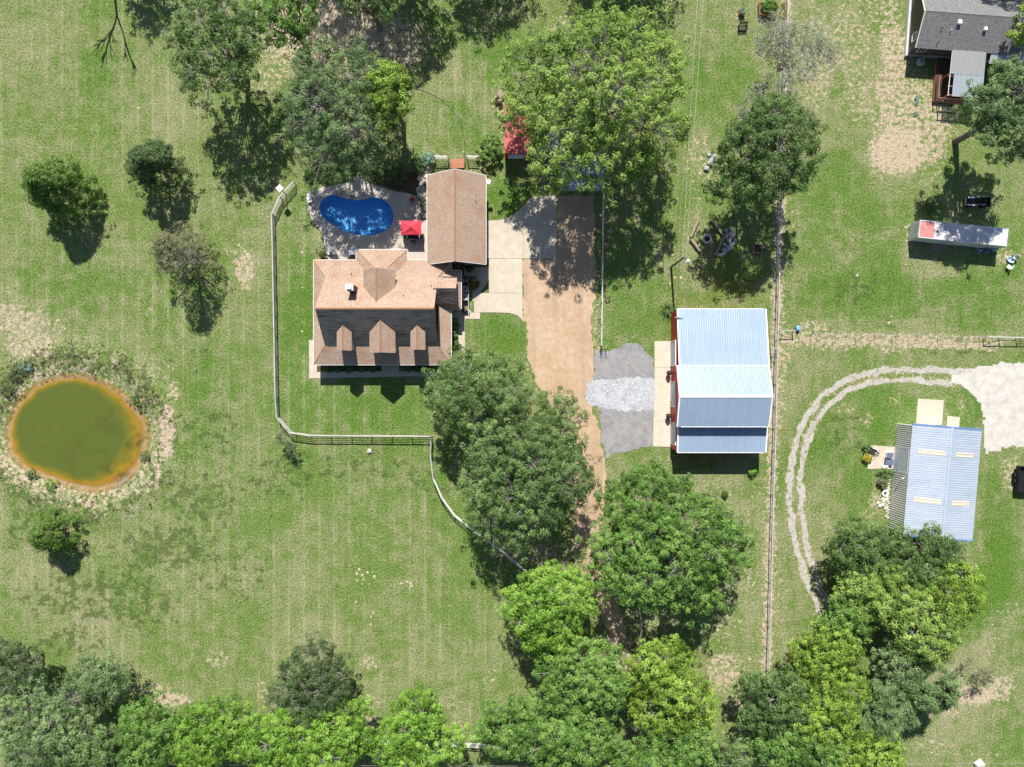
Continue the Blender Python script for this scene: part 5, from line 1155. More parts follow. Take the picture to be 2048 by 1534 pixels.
# ---------------------------------------------------------------- clutter beside the container
for i in range(9):
    px, py = 1858+random.uniform(-4,6), 488+i*1.3; a = G(px, py, .2); L = random.uniform(2.0, 3.3)
    t = MB().obox((a[0]+L/2,a[1],.06+.05*(i % 3)), (L,.16,.045), math.radians(random.uniform(-9,4))).build('plank', M_WOOD)
    tag(t, 'weathered loose plank in the lumber pile beside the container', 'plank', 'loose planks beside the container')
for k, (px, py, lab) in enumerate(((1991,498,'blue grey barrel at the east end of the container'),(1974,502,'dark blue barrel west of the blue grey barrel'))):
    x, y = G(px, py, .6); t = thing('barrel', lab, 'barrel', (x,y)); MB().lathe((x,y,0), [(.27,0),(.29,.05),(.29,.3),(.31,.32),(.29,.34),(.29,.6),(.31,.62),(.29,.64),(.29,.85),(.26,.88)], 16).build('drum', plain('barrel%d' % k, ((.34,.42,.55),(.10,.14,.24))[k], .5), t, True)
    MB().lathe((x+.12,y,.88), [(.04,0),(.04,.03)], 8).build('bung', M_BLACK, t)
x, y = G(1986,507); mb = MB(); pts = []
for i in range(90): a = i*.42; r = .28+.22*math.sin(i*.21); pts.append((x+math.cos(a)*r*1.5, y+math.sin(a)*r, .03+.0015*i))
tag(mb.tube(pts, .022, 4).build('garden_hose', plain('hose_green', (.04,.36,.08), .5)), 'coiled bright green garden hose beside the container', 'hose')
x, y = G(1960,497,.2); t = thing('scrap_pile', 'dark heap of scrap metal beside the container', 'scrap', (x,y))
for i in range(12): a = random.uniform(-.6,.6); MB().obox((x+random.uniform(-.8,.9),y+random.uniform(-.35,.35),.1+.04*i*.5), (random.uniform(.5,1.3),random.uniform(.05,.3),.05), a, random.uniform(-.3,.3)).build('scrap_piece', [M_BLACK,M_GREYST,M_WOODD][i % 3], t)
x, y = G(2021,520,.2); t = thing('blue_sled', 'pale blue plastic tub lying in the grass', 'tub', (x,y)); MB().lathe((x,y,0), [(.3,0),(.4,.05),(.46,.28),(.42,.28),(.34,.08),(.05,.06)], 14, 1.25, .8, -.6).build('tub', plain('pale_blue_plastic', (.40,.52,.68), .5), t, True); MB().tube([(x-.5,y+.2,.28),(x-.62,y+.3,.3),(x-.4,y+.45,.28)], .025, 6).build('handle', M_WHITE, t)
chair('lawn_chair', 'white lawn chair on the grass near the pale blue tub', *G(2018,534,.4), .9, M_WHITE, 'white lawn chairs', 0); chair('lawn_chair', 'white lawn chair in the shade at the right edge', *G(2031,515,.4), 2.6, M_WHITE, 'white lawn chairs', 0)
# by the blue grey building
x, y = G(1748,901,.5); t = thing('motorcycle', 'small black motorcycle parked at the patio corner', 'motorcycle', (x,y)); t.rotation_euler = (0,0,-.5); ORI[t.name] = Vector((0,0,0))
for s in (-.62,.62):
    w = MB().tube([(s+.29*math.cos(a),0,.3+.29*math.sin(a)) for a in [2*math.pi*k/18 for k in range(19)]], .06, 6, False).build('wheel', plain('tyre_rubber', (.015,.015,.015)), t); MB().tube([(s,-.04,.3),(s,.04,.3)], .08, 8).build('hub', M_GREYST, w)
MB().obox((0,0,.5), (.6,.26,.32)).build('engine', M_GREYST, t); MB().obox((.05,0,.78), (.42,.28,.2)).build('fuel_tank', M_CARB, t); MB().obox((-.4,0,.76), (.55,.24,.09)).build('saddle', M_BLACK, t)
MB().tube([(.62,0,.3),(.42,0,.95),(.36,-.32,1.02)], .025, 6).build('fork', M_GREYST, t); MB().tube([(.38,-.34,1.02),(.42,0,1.0),(.38,.34,1.02)], .022, 6).build('handlebar', M_BLACK, t)
for lab, p, s, m in (('white chest with dark lid on the concrete patio', (1781,911), (.75,.75,.8), M_WHITE), ('dark low table on the concrete patio', (1779,924), (1.1,.85,.55), M_NAVY), ('white cooler at the corner of the concrete patio', (1771,934), (.75,.45,.45), M_WHITE)):
    x, y = G(*p, s[2]); t = thing({0:'storage_chest'}.get(0) if 'chest' in lab else ('low_table' if 'table' in lab else 'cooler'), lab, 'chest' if 'chest' in lab else ('table' if 'table' in lab else 'cooler'), (x,y)); t.rotation_euler = (0,0,-.085); ORI[t.name] = Vector((0,0,0))
    if 'table' in lab:
        MB().box(-.55,.55,-.42,.42,.5,.56).build('tabletop', M_NAVY, t)
        for a in (-.5,.42):
            for b in (-.38,.3): MB().box(a,a+.08,b,b+.08,.06,.5).build('leg', M_BLACK, t)
    else:
        MB().box(-s[0]/2,s[0]/2,-s[1]/2,s[1]/2,.06,s[2]-.08).build('body', m, t); MB().box(-s[0]/2-.02,s[0]/2+.02,-s[1]/2-.02,s[1]/2+.02,s[2]-.08,s[2]).build('lid', M_NAVY if 'dark lid' in lab else m, t)
x, y = G(1771,987,.2); t = thing('tyre_planter', 'white painted tyre lying by the ribbed siding', 'tyre', (x,y)); MB().tube([(x+.36*math.cos(a),y+.36*math.sin(a),.13) for a in [2*math.pi*k/20 for k in range(21)]], .13, 8, False).build('tyre', M_WHITE, t, True); MB().lathe((x,y,.02), [(.26,0),(.26,.08)], 12).build('soil', M_DIRTBED, t)
for k in range(16): stone(*G(random.uniform(1752,1772), random.uniform(992,1020)), random.uniform(.25,.55), M_STONE, 'rock', 'pale rock in the heap west of the metal building', 'rock', 'pale rocks by the metal building')
for k in range(30): stone(*G(random.uniform(1772,1779)-k*.05, 960+k*2.6), random.uniform(.18,.34), M_STONE, 'edging_stone', 'small pale edging stone along the ribbed siding', 'stone', 'edging stones by the metal building')
x, y = G(2046,958,.6); t = thing('dump_trailer', 'dark open trailer at the right edge of the picture', 'trailer', (x,y)); t.rotation_euler = (0,0,-.06); ORI[t.name] = Vector((0,0,0))
MB().box(-1.0,1.0,-1.8,1.8,.5,.58).build('bed', M_BLACK, t)
for a in ((-1.0,-.93,-1.8,1.8),(.93,1.0,-1.8,1.8),(-.93,.93,-1.8,-1.73),(-.93,.93,1.73,1.8)): MB().box(*a,.58,1.2).build('side_wall', M_BLACK, t)
for s in (-1.12,1.12):
    for yy in (-.4,.4): MB().tube([(s-.1,yy,.36),(s+.1,yy,.36)], .36, 14).build('wheel', plain('tyre_rubber', (.015,.015,.015)), t)
stone(*G(1957,1527), 1.5, M_STONE, 'boulder', 'large pale boulder at the bottom edge right of the trees', 'boulder', None, flat=.45)
# small sandy mounds (dry ant hills) in the field
AH = [(719,1139),(724,1150),(727,1158),(735,1145),(745,1144),(756,1143),(714,1161),(725,1168),(738,1168),(749,1153),(714,1148),(803,1167),(815,1164),(821,1168),(824,1172),(820,1176),(833,1171),(743,1221),(747,1226),(742,1235),(741,1249),(712,1204),
 (345,180),(363,197),(386,200),(390,203),(277,217),(1335,512),(1345,510),(1322,528),(1350,555),(1362,556),(1340,567),(1783,633),(1785,643),(1778,646),(1812,529),(1460,990),(1437,975),(1500,1085),(1482,1210),(1494,1240),(1462,1290),(1499,1318),(1435,1260),(604,505),(604,575),(604,643),(604,663),(1460,75),(1504,61),(1714,551)]
M_SAND = mottled('ant_hill_sand', (.36,.32,.21), (.50,.455,.32), 8, .95, bmp=.5, bdist=.02)
for k, (px, py) in enumerate(AH):
    if px < 420: lab = 'small pale sand mound in the grass west of the open dark oak'
    elif px < 650: lab = 'small pale sand mound on the lawn inside the yard fence'
    elif px < 780 and py > 1195: lab = 'small pale sand mound low in the south meadow below the cluster'
    elif px < 780: lab = 'small pale sand mound in the left cluster of the south meadow'
    elif px < 900: lab = 'small pale sand mound in the right cluster of the south meadow'
    elif px < 1400: lab = 'small pale sand mound beside the light pole'
    elif px < 1520 and py < 200: lab = 'small pale sand mound on the grass near the slatted bench'
    elif px < 1520: lab = 'small pale sand mound in the strip south of the barn'
    else: lab = 'small pale sand mound on the lawn between barn and container'
    x, y = G(px, py); stone(x, y, random.uniform(.18,.42), M_SAND, 'sand_mound', lab, 'mound', lab.replace('small pale sand mound', 'sand mounds'), flat=.22)
# ---------------------------------------------------------------- vegetation
def leaf_mat(name, stops, trans=.28, rough=.55):
    m, nt, b = newmat(name)
    at = nt.nodes.new('ShaderNodeAttribute'); at.attribute_name = 'tint'
    col = ramp(nt, at.outputs['Fac'], stops)
    nt.links.new(col, b.inputs['Base Color']); b.inputs['Roughness'].default_value = rough; b.inputs['Specular IOR Level'].default_value = .25
    tl = nt.nodes.new('ShaderNodeBsdfTranslucent'); nt.links.new(mixc(nt, .5, col, (.22,.30,.03)), tl.inputs[0])
    mx = nt.nodes.new('ShaderNodeMixShader'); mx.inputs[0].default_value = trans
    nt.links.new(b.outputs[0], mx.inputs[1]); nt.links.new(tl.outputs[0], mx.inputs[2]); nt.links.new(mx.outputs[0], nt.nodes['Material Output'].inputs[0])
    return m
LM = {
 'oak':    leaf_mat('oak_leaves',    [(0,(0.059,0.113,0.034)),(.5,(0.132,0.220,0.066)),(1,(0.269,0.370,0.138))]),
 'live':   leaf_mat('live_oak_leaves',[(0,(0.073,0.132,0.051)),(.5,(0.153,0.239,0.092)),(1,(0.286,0.384,0.165))]),
 'bright': leaf_mat('bright_leaves', [(0,(0.041,0.094,0.017)),(.5,(0.136,0.270,0.051)),(1,(0.256,0.412,0.102))]),
 'vivid':  leaf_mat('vivid_leaves',  [(0,(0.054,0.123,0.013)),(.5,(0.179,0.351,0.042)),(1,(0.320,0.507,0.096))]),
 'yellow': leaf_mat('yellow_green_leaves',[(0,(0.067,0.114,0.015)),(.5,(0.218,0.345,0.045)),(1,(0.374,0.539,0.103))]),
 'elm':    leaf_mat('elm_leaves',    [(0,(0.093,0.160,0.034)),(.5,(0.230,0.353,0.068)),(1,(0.422,0.565,0.151))]),
 'dark':   leaf_mat('dark_leaves',   [(0,(0.044,0.078,0.031)),(.5,(0.086,0.134,0.054)),(1,(0.172,0.227,0.104))]),
 'deep':   leaf_mat('deep_green_leaves',[(0,(0.049,0.096,0.030)),(.5,(0.108,0.189,0.054)),(1,(0.225,0.318,0.107))]),
 'olive':  leaf_mat('olive_leaves',  [(0,(0.099,0.102,0.048)),(.5,(0.185,0.187,0.094)),(1,(0.298,0.291,0.177))]),
 'cedar':  leaf_mat('cedar_needles', [(0,(0.048,0.099,0.020)),(.5,(0.111,0.202,0.037)),(1,(0.213,0.327,0.074))]),
 'cedar2': leaf_mat('cedar_dark_needles',[(0,(0.040,0.074,0.031)),(.5,(0.082,0.136,0.051)),(1,(0.156,0.227,0.088))]),
 'agave':  leaf_mat('blue_green_leaves',[(0,(.10,.20,.15)),(.5,(.17,.33,.25)),(1,(.25,.42,.33))]),
 'flower': leaf_mat('flower_leaves', [(0,(.04,.09,.02)),(.72,(.10,.17,.04)),(.8,(.55,.05,.03)),(1,(.62,.12,.05))]),
 'goldf':  leaf_mat('golden_leaves', [(0,(.22,.20,.02)),(.5,(.40,.34,.03)),(1,(.55,.48,.06))]),
}
M_BARK = mottled('bark', (.115,.090,.070), (.22,.185,.155), 5, .95, bmp=.6, bdist=.04)
M_TWIG = mottled('grey_twigs', (.26,.24,.22), (.42,.40,.37), 6, .9, bmp=0)

def leaf_arrays(C, D, n, rc, ls, rng, flat=.75, droop=0.0, narrow=.55, spread=.75):
    """n leaves round each clump centre C with outward direction D -> verts, faces, tint"""
    k = len(C)
    dv = rng.normal(size=(k, n, 3)); dv[...,2] = np.abs(dv[...,2])*.9-.25; dv += D[:,None,:]*.55
    dv /= np.linalg.norm(dv, axis=2, keepdims=True)
    off = dv*rc*(rng.uniform(.25, 1.0, (k, n, 1))**.6)*rng.uniform(.7, 1.3, (k, 1, 1))
    off[...,2] *= flat
    P = (C[:,None,:]+off).reshape(-1, 3)
    nr = dv.reshape(-1, 3)*.85 + np.array([0,0,.40]) + rng.normal(size=P.shape)*spread*.42
    nr /= np.linalg.norm(nr, axis=1, keepdims=True)+1e-9
    t = rng.normal(size=P.shape) + off.reshape(-1,3)*1.2/rc; t[:,2] -= droop
    t -= nr*(t*nr).sum(1, keepdims=True); t /= np.linalg.norm(t, axis=1, keepdims=True)+1e-9
    b = np.cross(nr, t)
    L = ls*rng.uniform(.65, 1.35, (len(P),1)); Wd = L*narrow
    V = np.empty((len(P), 4, 3))
    V[:,0] = P - t*L*.5; V[:,2] = P + t*L*.5 - nr*L*.10
    V[:,1] = P + b*Wd*.5 - nr*L*.06 + t*L*.08; V[:,3] = P - b*Wd*.5 - nr*L*.06 + t*L*.08
    F = np.arange(len(P)*4).reshape(-1, 4)
    tint = np.clip(np.repeat(rng.uniform(0, 1, k), n)*.55 + rng.uniform(0, 1, len(P))*.45, 0, 1)
    return V.reshape(-1, 3), F, tint

def tubes_np(A, B, ra, rb, sides=3):
    """many straight tapered twigs at once"""
    A = np.asarray(A); B = np.asarray(B); d = B-A; d /= np.linalg.norm(d, axis=1, keepdims=True)+1e-9
    ref = np.where(np.abs(d[:,2:3]) > .9, np.array([[1.,0,0]]), np.array([[0,0,1.]])); u = np.cross(d, ref); u /= np.linalg.norm(u, axis=1, keepdims=True)+1e-9; w = np.cross(d, u)
    V = np.empty((len(A), 2*sides, 3))
    for k in range(sides):
        a = 2*math.pi*k/sides; o = u*math.cos(a)+w*math.sin(a)
        V[:,k] = A+o*np.reshape(ra, (-1,1)); V[:,sides+k] = B+o*np.reshape(rb, (-1,1))
    F = np.array([[k,(k+1)%sides,sides+(k+1)%sides,sides+k] for k in range(sides)])
    F = (np.arange(len(A))[:,None,None]*2*sides+F[None]).reshape(-1, 4)
    return V.reshape(-1, 3), F

def bent(a, b, rng, wob=.12, n=4):
    a = np.array(a, float); b = np.array(b, float); L = np.linalg.norm(b-a); pts = [a]
    for i in range(1, n): pts.append(a+(b-a)*i/n+rng.normal(size=3)*wob*L*.35)
    pts.append(b); return [tuple(p) for p in pts]

TREES = 0
def tree(label, px, py, rpx, h, mat='oak', ry=None, group=None, density=1.0, leaves=42, leaf=.30, clump=.62, twigs=.12, lobes=None, name='oak_tree', zfrac=.64, base=None, squash=.62, gap=0.0, twig_mat=None):
    """round-crowned tree; px,py,rpx describe the crown as photographed"""
    global TREES
    TREES += 1; rng = np.random.default_rng(100+TREES*13)
    zc = h*zfrac; k = (CAMH-zc)/FPX; x, y = G(px, py, zc); Rx = rpx*k*.95; Ry = (ry or rpx)*k*.95; R = (Rx+Ry)/2
    bx, by = base if base else (x, y)
    t = thing(name, label, 'tree', (bx, by), group)
    Rz = min(h-zc, R*squash*1.25); Rz = max(Rz, h*.22)
    nl = lobes or int(8+R*2.2)
    LC = []; LR = []
    for i in range(nl):                                  # lobes on a lumpy dome
        u = (i+.5)/nl; th = i*2.39996+rng.uniform(-.35,.35); zz = 1-u*1.28; rr = math.sqrt(max(0, 1-min(1, zz*zz)))
        f = rng.uniform(.46, .86)
        LC.append((x+math.cos(th)*rr*Rx*f*1.0, y+math.sin(th)*rr*Ry*f*1.0, zc+zz*Rz*.62*rng.uniform(.75,1.1)))
        LR.append(R*rng.uniform(.20, .38) if nl > 9 else R*rng.uniform(.36,.5))
    LC = np.array(LC); LR = np.array(LR)
    # clump centres on lobe surfaces
    C = []; D = []; own = []
    for i in range(nl):
        m = max(6, int(4*math.pi*LR[i]**2/(clump*clump*1.75)*density))
        d = rng.normal(size=(m,3)); d /= np.linalg.norm(d, axis=1, keepdims=True)
        d = d[d[:,2] > -.55]; rad = LR[i]*np.where(rng.uniform(size=(len(d),1)) < .13, rng.uniform(1.15, 1.6, (len(d),1)), rng.uniform(.62, 1.2, (len(d),1)))
        c = LC[i]+d*rad*np.array([1,1,.8])
        dd = np.linalg.norm((c[:,None,:]-LC[None])/np.array([1,1,.85]), axis=2)/LR[None]; dd[:,i] = 9
        ok = (dd.min(1) > .78) & (c[:,2] > h*.18)
        if gap: ok &= rng.uniform(size=len(c)) > gap
        C.append(c[ok]); D.append(d[ok]); own += [i]*int(ok.sum())
    C = np.concatenate(C); D = np.concatenate(D); own = np.array(own)
    V, F, tint = leaf_arrays(C, D, int(leaves*1.3), clump, leaf*.84, rng)
    lt = rng.uniform(-.24, .24, nl)[own]; tint = np.clip(tint+np.repeat(lt, int(leaves*1.3)), 0, 1)
    npmesh('crown', V, F, LM[mat], t, fattr={'tint': tint})
    # trunk and limbs
    mb = MB(); tr = max(.12, h*.022); fork = h*rng.uniform(.22,.32)
    mb.tube([(bx,by,-.1),(bx+rng.normal()*.06,by+rng.normal()*.06,fork*.5),(bx+(x-bx)*.3,by+(y-by)*.3,fork)], [tr*1.35,tr*1.05,tr*.92], 9)
    for i in range(nl):
        p = bent((bx+(x-bx)*.3,by+(y-by)*.3,fork*.95), LC[i], rng, .14, 4); mb.tube(p, [tr*.5,tr*.42,tr*.3,tr*.2,tr*.09], 5)
    mb.build('trunk', M_BARK, t)
    if twigs:
        s = rng.uniform(size=len(C)) < twigs*2.2
        if s.sum():
            A = LC[own[s]]+rng.normal(size=(s.sum(),3))*.15*LR[own[s]][:,None]; B = C[s]+D[s]*rng.uniform(-.1,.45,(s.sum(),1))
            V, F = tubes_np(A, B, np.full(len(A), .045), np.full(len(A), .015)); npmesh('twigs', V, F, twig_mat or M_TWIG, t, kind='stuff')
    return t

def cedar(label, base_px, h, r, mat='cedar', group=None, gap=.05, leaves=46, twigs=.05, name='cedar_tree', sparse_top=0, wood=None):
    """conical evergreen: tiers of sprays pointing up and out"""
    global TREES
    TREES += 1; rng = np.random.default_rng(900+TREES*7)
    bx, by = G(*base_px); t = thing(name, label, 'tree', (bx,by), group)
    n = int(h*r*13); u = rng.uniform(0, 1, n)**.75
    z = .06*h+u*h*.92; a = rng.uniform(0, 2*math.pi, n); lump = 1+.20*np.sin(a*3+z)+.12*np.sin(a*7+2*z)
    rr = r*np.clip(1-u, .03, 1)**.62*lump*rng.uniform(.78, 1.05, n)*np.clip(.6+2.5*u, 0, 1)
    D = np.stack([np.cos(a), np.sin(a), .75+0*a], -1); D /= np.linalg.norm(D, axis=1, keepdims=True)
    C = np.stack([bx+np.cos(a)*rr, by+np.sin(a)*rr, z], -1); ok = rng.uniform(size=n) > gap; C = C[ok]; D = D[ok]
    V, F, tint = leaf_arrays(C, D, leaves, .52, .30, rng, flat=1.3, narrow=.32, spread=.9)
    npmesh('crown', V, F, LM[mat], t, fattr={'tint': tint})
    mb = MB(); mb.tube([(bx,by,-.1),(bx,by,h*.5),(bx,by,h*.96)], [h*.022,h*.014,.02], 8); mb.build('trunk', M_BARK, t)
    s = rng.uniform(size=len(C)) < max(.12, twigs)
    A = np.stack([np.full(s.sum(), bx), np.full(s.sum(), by), np.maximum(.3, C[s][:,2]-.25*h*rng.uniform(.3,1,s.sum()))], -1)
    V, F = tubes_np(A, C[s]+D[s]*.35, np.full(s.sum(), .05), np.full(s.sum(), .015)); npmesh('branches', V, F, wood or M_BARK, t, kind='stuff')
    return t

def bare(label, base_xy, h, spread, mat, seed, name='bare_tree', levels=5, group=None, thick=.02, lean=(0,0), tip=.012, kids=(2,4)):
    rng = random.Random(seed); t = thing(name, label, 'tree', base_xy, group); A = []; B = []; ra = []; rb = []
    def grow_(p, d, L, r, lv):
        q = p
        for i in range(3):
            d2 = (d+Vector((rng.gauss(0,.10),rng.gauss(0,.10),rng.gauss(0,.06)))).normalized(); e = q+d2*L/3
            A.append(tuple(q)); B.append(tuple(e)); ra.append(r*(1-.12*i)); rb.append(r*(1-.12*(i+1))); q = e; d = d2
        if lv == 0: return
        for _ in range(rng.randint(*kids)):
            ax = Vector((rng.gauss(0,1),rng.gauss(0,1),rng.gauss(0,.45))).normalized()
            nd = (d*.9+ax*spread).normalized(); grow_(q, nd, L*rng.uniform(.58,.85), max(tip, r*.58), lv-1)
    grow_(Vector((base_xy[0],base_xy[1],-.1)), Vector((lean[0],lean[1],1)).normalized(), h*.32, h*thick, levels)
    V, F = tubes_np(A, B, np.array(ra), np.array(rb), 5); npmesh('branches', V, F, mat, t, kind='stuff')
    MB().tube([(base_xy[0],base_xy[1],-.1),(base_xy[0],base_xy[1],h*.1)], [h*thick*1.5,h*thick*1.02], 8).build('trunk', mat, t)
    return t, np.array(B)
def leaves_on(t, P, mat, n, rc, ls, seed, frac=1.0, up=1.0):
    rng = np.random.default_rng(seed); P = P[rng.uniform(size=len(P)) < frac]; D = np.tile(np.array([[0,0,1.]]), (len(P),1))
    V, F, tint = leaf_arrays(P, D, n, rc, ls, rng); npmesh('crown', V, F, LM[mat], t, fattr={'tint': tint})

# --- single trees of the west field
cedar('round bright cedar standing alone at the left of the field', (153,391), 9.4, 4.7)
cedar('dark green cedar above the grey twiggy cedar', (338,352), 8.6, 4.1, 'cedar2', gap=.15)
cedar('thinning grey cedar with bare twigs north of the pond', (396,520), 10.8, 4.6, 'olive', gap=.60, leaves=22, twigs=.9, wood=M_TWIG)
cedar('small bright cedar south of the pond', (131,1057), 6.2, 3.1)
# --- trees above the house
tree('large grey green live oak north of the pool', 690, 222, 142, 12.5, 'live', ry=140, name='live_oak', twigs=.36, leaf=.27, gap=.26)
tree('yellow green tree on the east side of the live oak', 782, 190, 44, 13, 'yellow', ry=74, name='young_tree', leaf=.30, gap=.10, squash=1.2, zfrac=.78)
tree('open dark oak at the top left with shade beneath', 440, 92, 108, 14.5, 'oak', ry=110, name='oak_tree', gap=.42, twigs=.25)
tree('bright green tree at the top edge left of the shaded dirt', 572, 28, 74, 15, 'bright', ry=66, name='oak_tree', gap=.15)
tree('dark tree at the top edge above the shaded dirt', 735, -6, 60, 13, 'deep', ry=48, name='oak_tree', gap=.3)
tree('huge yellow green elm above the red shed and carport', 1198, 205, 186, 17, 'elm', ry=182, name='elm_tree', leaf=.31, density=1.0, twigs=.34, gap=.20, clump=.66)
tree('dark green oak beside the fire pit', 1522, 312, 114, 15, 'deep', ry=104, name='oak_tree', gap=.14)
tree('leafy grey green tree at the right edge above the container', 2022, 222, 92, 17.5, 'live', ry=104, name='oak_tree', gap=.14, twigs=.25)
tree('bright yellow green tree at the top right corner over the grey roof', 2086, 50, 70, 11, 'yellow', ry=60, name='young_tree', gap=.12)
# trees standing just beyond the top edge whose shade and crowns reach into the picture
def beyond(label, x, y, h, R, mat, gap=.1):
    tree(label, 1024+x*FPX/(CAMH-h*.64), 767-y*FPX/(CAMH-h*.64), R*FPX/(CAMH-h*.64), h, mat, name='oak_tree', gap=gap, leaves=30, twigs=.1, density=.8)
beyond('tall oak beyond the top edge shading the bare dirt', -22.0, 64.5, 18, 7.5, 'oak', .08)
beyond('tall oak beyond the top edge shading the dark lawn strip', -14.5, 58.6, 16, 6.0, 'oak', .10)
beyond('broad oak beyond the top edge north of the shed lawn', -4.0, 64.5, 14, 7.0, 'oak')
beyond('broad oak beyond the top edge north of the big elm', 15.0, 64.5, 15, 8.0, 'oak')
beyond('dark oak beyond the top edge above the left field', -51.2, 61.5, 13.5, 4.0, 'dark', .02)
beyond('oak beyond the top edge shading the grey roof', 67.0, 61.0, 14, 5.5, 'oak', .2)
beyond('small oak at the far left beyond the frame', -77.5, 57.5, 9, 4.0, 'oak', .05)
dead, _ = bare('dead tree beyond the top edge casting a forked shadow', (-56.0,56.3), 15.0, .26, M_BARK, 15, levels=3, thick=.016, kids=(3,4), tip=.07)
# --- twiggy nearly bare tree over the long fence
tw, tips = bare('grey twiggy nearly leafless tree over the long fence', G(1540,215), 12.5, .95, M_TWIG, 21, levels=6, name='twiggy_tree', thick=.012, tip=.028, kids=(3,4))
leaves_on(tw, tips, 'live', 3, .5, .2, 5, .22)
# --- oaks in front of the house
tree('dark oak covering the front corner of the house', 962, 792, 112, 12, 'oak', ry=100, name='oak_tree', gap=.06, leaf=.27, twigs=.16)
tree('oak leaning over the gravel driveway', 1112, 862, 70, 10.5, 'oak', ry=84, name='oak_tree', gap=.10, leaf=.27)
tree('largest oak south of the house above the white fence', 1050, 968, 132, 14, 'oak', ry=132, name='oak_tree', gap=.05, leaf=.27, twigs=.16)
tree('bright green tree south of the barn', 1330, 1088, 148, 13.5, 'bright', ry=138, name='elm_tree', gap=.05, leaf=.32, twigs=.16)
# --- bottom thicket
BT = [(1095,1215,92,100,12,'vivid','bright tree at the lower end of the white fence'),(1160,1345,96,92,12,'bright','green tree below the lane in the bottom thicket'),
 (1340,1372,84,96,11,'yellow','yellow green pine like tree beside the dirt lane'),(1120,1465,92,72,12,'bright','green tree at the bottom edge left of the lane'),
 (1345,1500,98,66,11,'bright','green tree at the bottom edge right of the lane'),(1005,1452,56,66,9,'bright','small green tree behind the white board fence'),
 (632,1368,80,80,9,'dark','dark grey green oak standing above the bottom tree line'),(832,1462,88,86,12,'vivid','tall bright green tree at the bottom edge below the meadow'),
 (680,1470,66,70,11,'vivid','bright green tree under the dark grey oak'),(560,1490,76,70,11,'vivid','bright green tree at the bottom edge left of the dark oak'),
 (425,1465,78,70,11,'vivid','bright green tree at the bottom edge left of centre'),(300,1470,62,78,10.5,'bright','green tree beside the orange soil patch'),
 (32,1338,60,66,8.5,'dark','dark tree at the left edge of the bottom tree line'),(195,1362,64,56,8,'live','small grey tree leaning out over the bottom meadow'),
 (95,1452,106,84,11.5,'live','wide grey green oak at the bottom left corner'),(205,1500,84,60,11,'oak','oak at the bottom edge near the left corner'),
 (1720,1100,66,72,9,'deep','dark green tree at the corner of the metal building'),(1840,1110,72,60,9,'oak','grey green tree against the south end of the metal building'),
 (1900,1180,66,66,9.5,'yellow','yellow green tree right of the building thicket'),(1740,1180,74,66,9.5,'elm','olive green tree in the middle of the right thicket'),
 (1850,1260,78,72,10,'elm','yellow olive tree low in the right thicket'),(1650,1300,82,56,9.5,'yellow','yellow tipped tree where the gravel tracks end'),
 (1545,1400,78,70,10,'deep','dark green tree beside the bare dirt lane'),(1650,1405,70,82,10.5,'yellow','bright yellow green tree in the bottom right thicket'),
 (1590,1500,88,60,11,'bright','green tree at the bottom edge of the right thicket'),(1735,1505,76,52,9,'yellow','olive yellow tree at the bottom edge by the open grass'),
 (1800,1330,60,56,8,'live','grey green tree between the gravel tracks and the open grass'),(1810,1190,60,56,9,'elm','olive tree behind the metal building thicket'),(1690,1240,56,50,9,'bright','green tree where the tracks pass the thicket'),(1460,1520,60,40,8,'oak','low tree at the bottom edge between the two thickets'),(1230,1525,60,40,8,'bright','low bright tree at the very bottom of the lane')]
for px, py, a, b, h, m, lab in BT:
    tree(lab, px, py, a*1.07, h, m, ry=b*1.07, name='cedar_tree' if m == 'yellow' else 'oak_tree', gap=.02, leaves=40, leaf=.27 if m in ('dark','live','oak') else .30, twigs=.2 if m in ('live','dark','elm') else .08, group='trees of the bottom thicket')
tw, tips = bare('grey half dead tree in the right thicket', G(1780,1345), 9.5, .8, M_TWIG, 33, levels=6, name='twiggy_tree', thick=.013, tip=.024)
leaves_on(tw, tips, 'live', 16, .6, .24, 6, .9)
tw, tips = bare('sparse grey tree below the half dead tree', G(1745,1420), 7.5, .75, M_TWIG, 37, levels=6, name='twiggy_tree', thick=.013, tip=.015)
leaves_on(tw, tips, 'live', 16, .6, .24, 7, .9)
tw, tips = bare('small grey shrub tree at the right thicket edge', G(1920,1335), 4.5, .9, M_TWIG, 39, levels=5, name='twiggy_tree', thick=.014, tip=.014)
leaves_on(tw, tips, 'olive', 3, .3, .16, 8, .4)
tw, tips = bare('small open sapling at the yard fence corner', G(592,862), 4.2, .9, M_TWIG, 41, levels=5, name='sapling', thick=.012, tip=.014)
leaves_on(tw, tips, 'cedar2', 4, .3, .16, 9, .3)

# --- shrubs and garden plants
def shrub(label, px, py, r, h, mat, name='shrub', n=None, leaf=.2, clump=.3, nl=34, cat='shrub', xy=None, z0=0.0, group=None):
    global TREES
    TREES += 1; rng = np.random.default_rng(3000+TREES)
    x, y = xy or G(px, py, h*.6); t = thing(name, label, cat, (x,y), group, z=0)
    n = n or max(8, int(26*r*r+14)); d = rng.normal(size=(n,3)); d /= np.linalg.norm(d, axis=1, keepdims=True); d[:,2] = np.abs(d[:,2])
    rad = rng.uniform(.5, 1.05, (n,1)); C = np.array([x,y,z0+h*.45])+d*rad*np.array([r,r,h*.5])
    V, F, tint = leaf_arrays(C, d, nl, clump, leaf, rng); npmesh('foliage', V, F, LM[mat], t, fattr={'tint': tint})
    s = slice(0, max(5, n//3)); A = np.tile(np.array([[x,y,z0]]), (len(C[s]),1))
    V, F = tubes_np(A, C[s], np.full(len(A), .03), np.full(len(A), .01)); npmesh('stems', V, F, M_BARK, t, kind='stuff'); return t
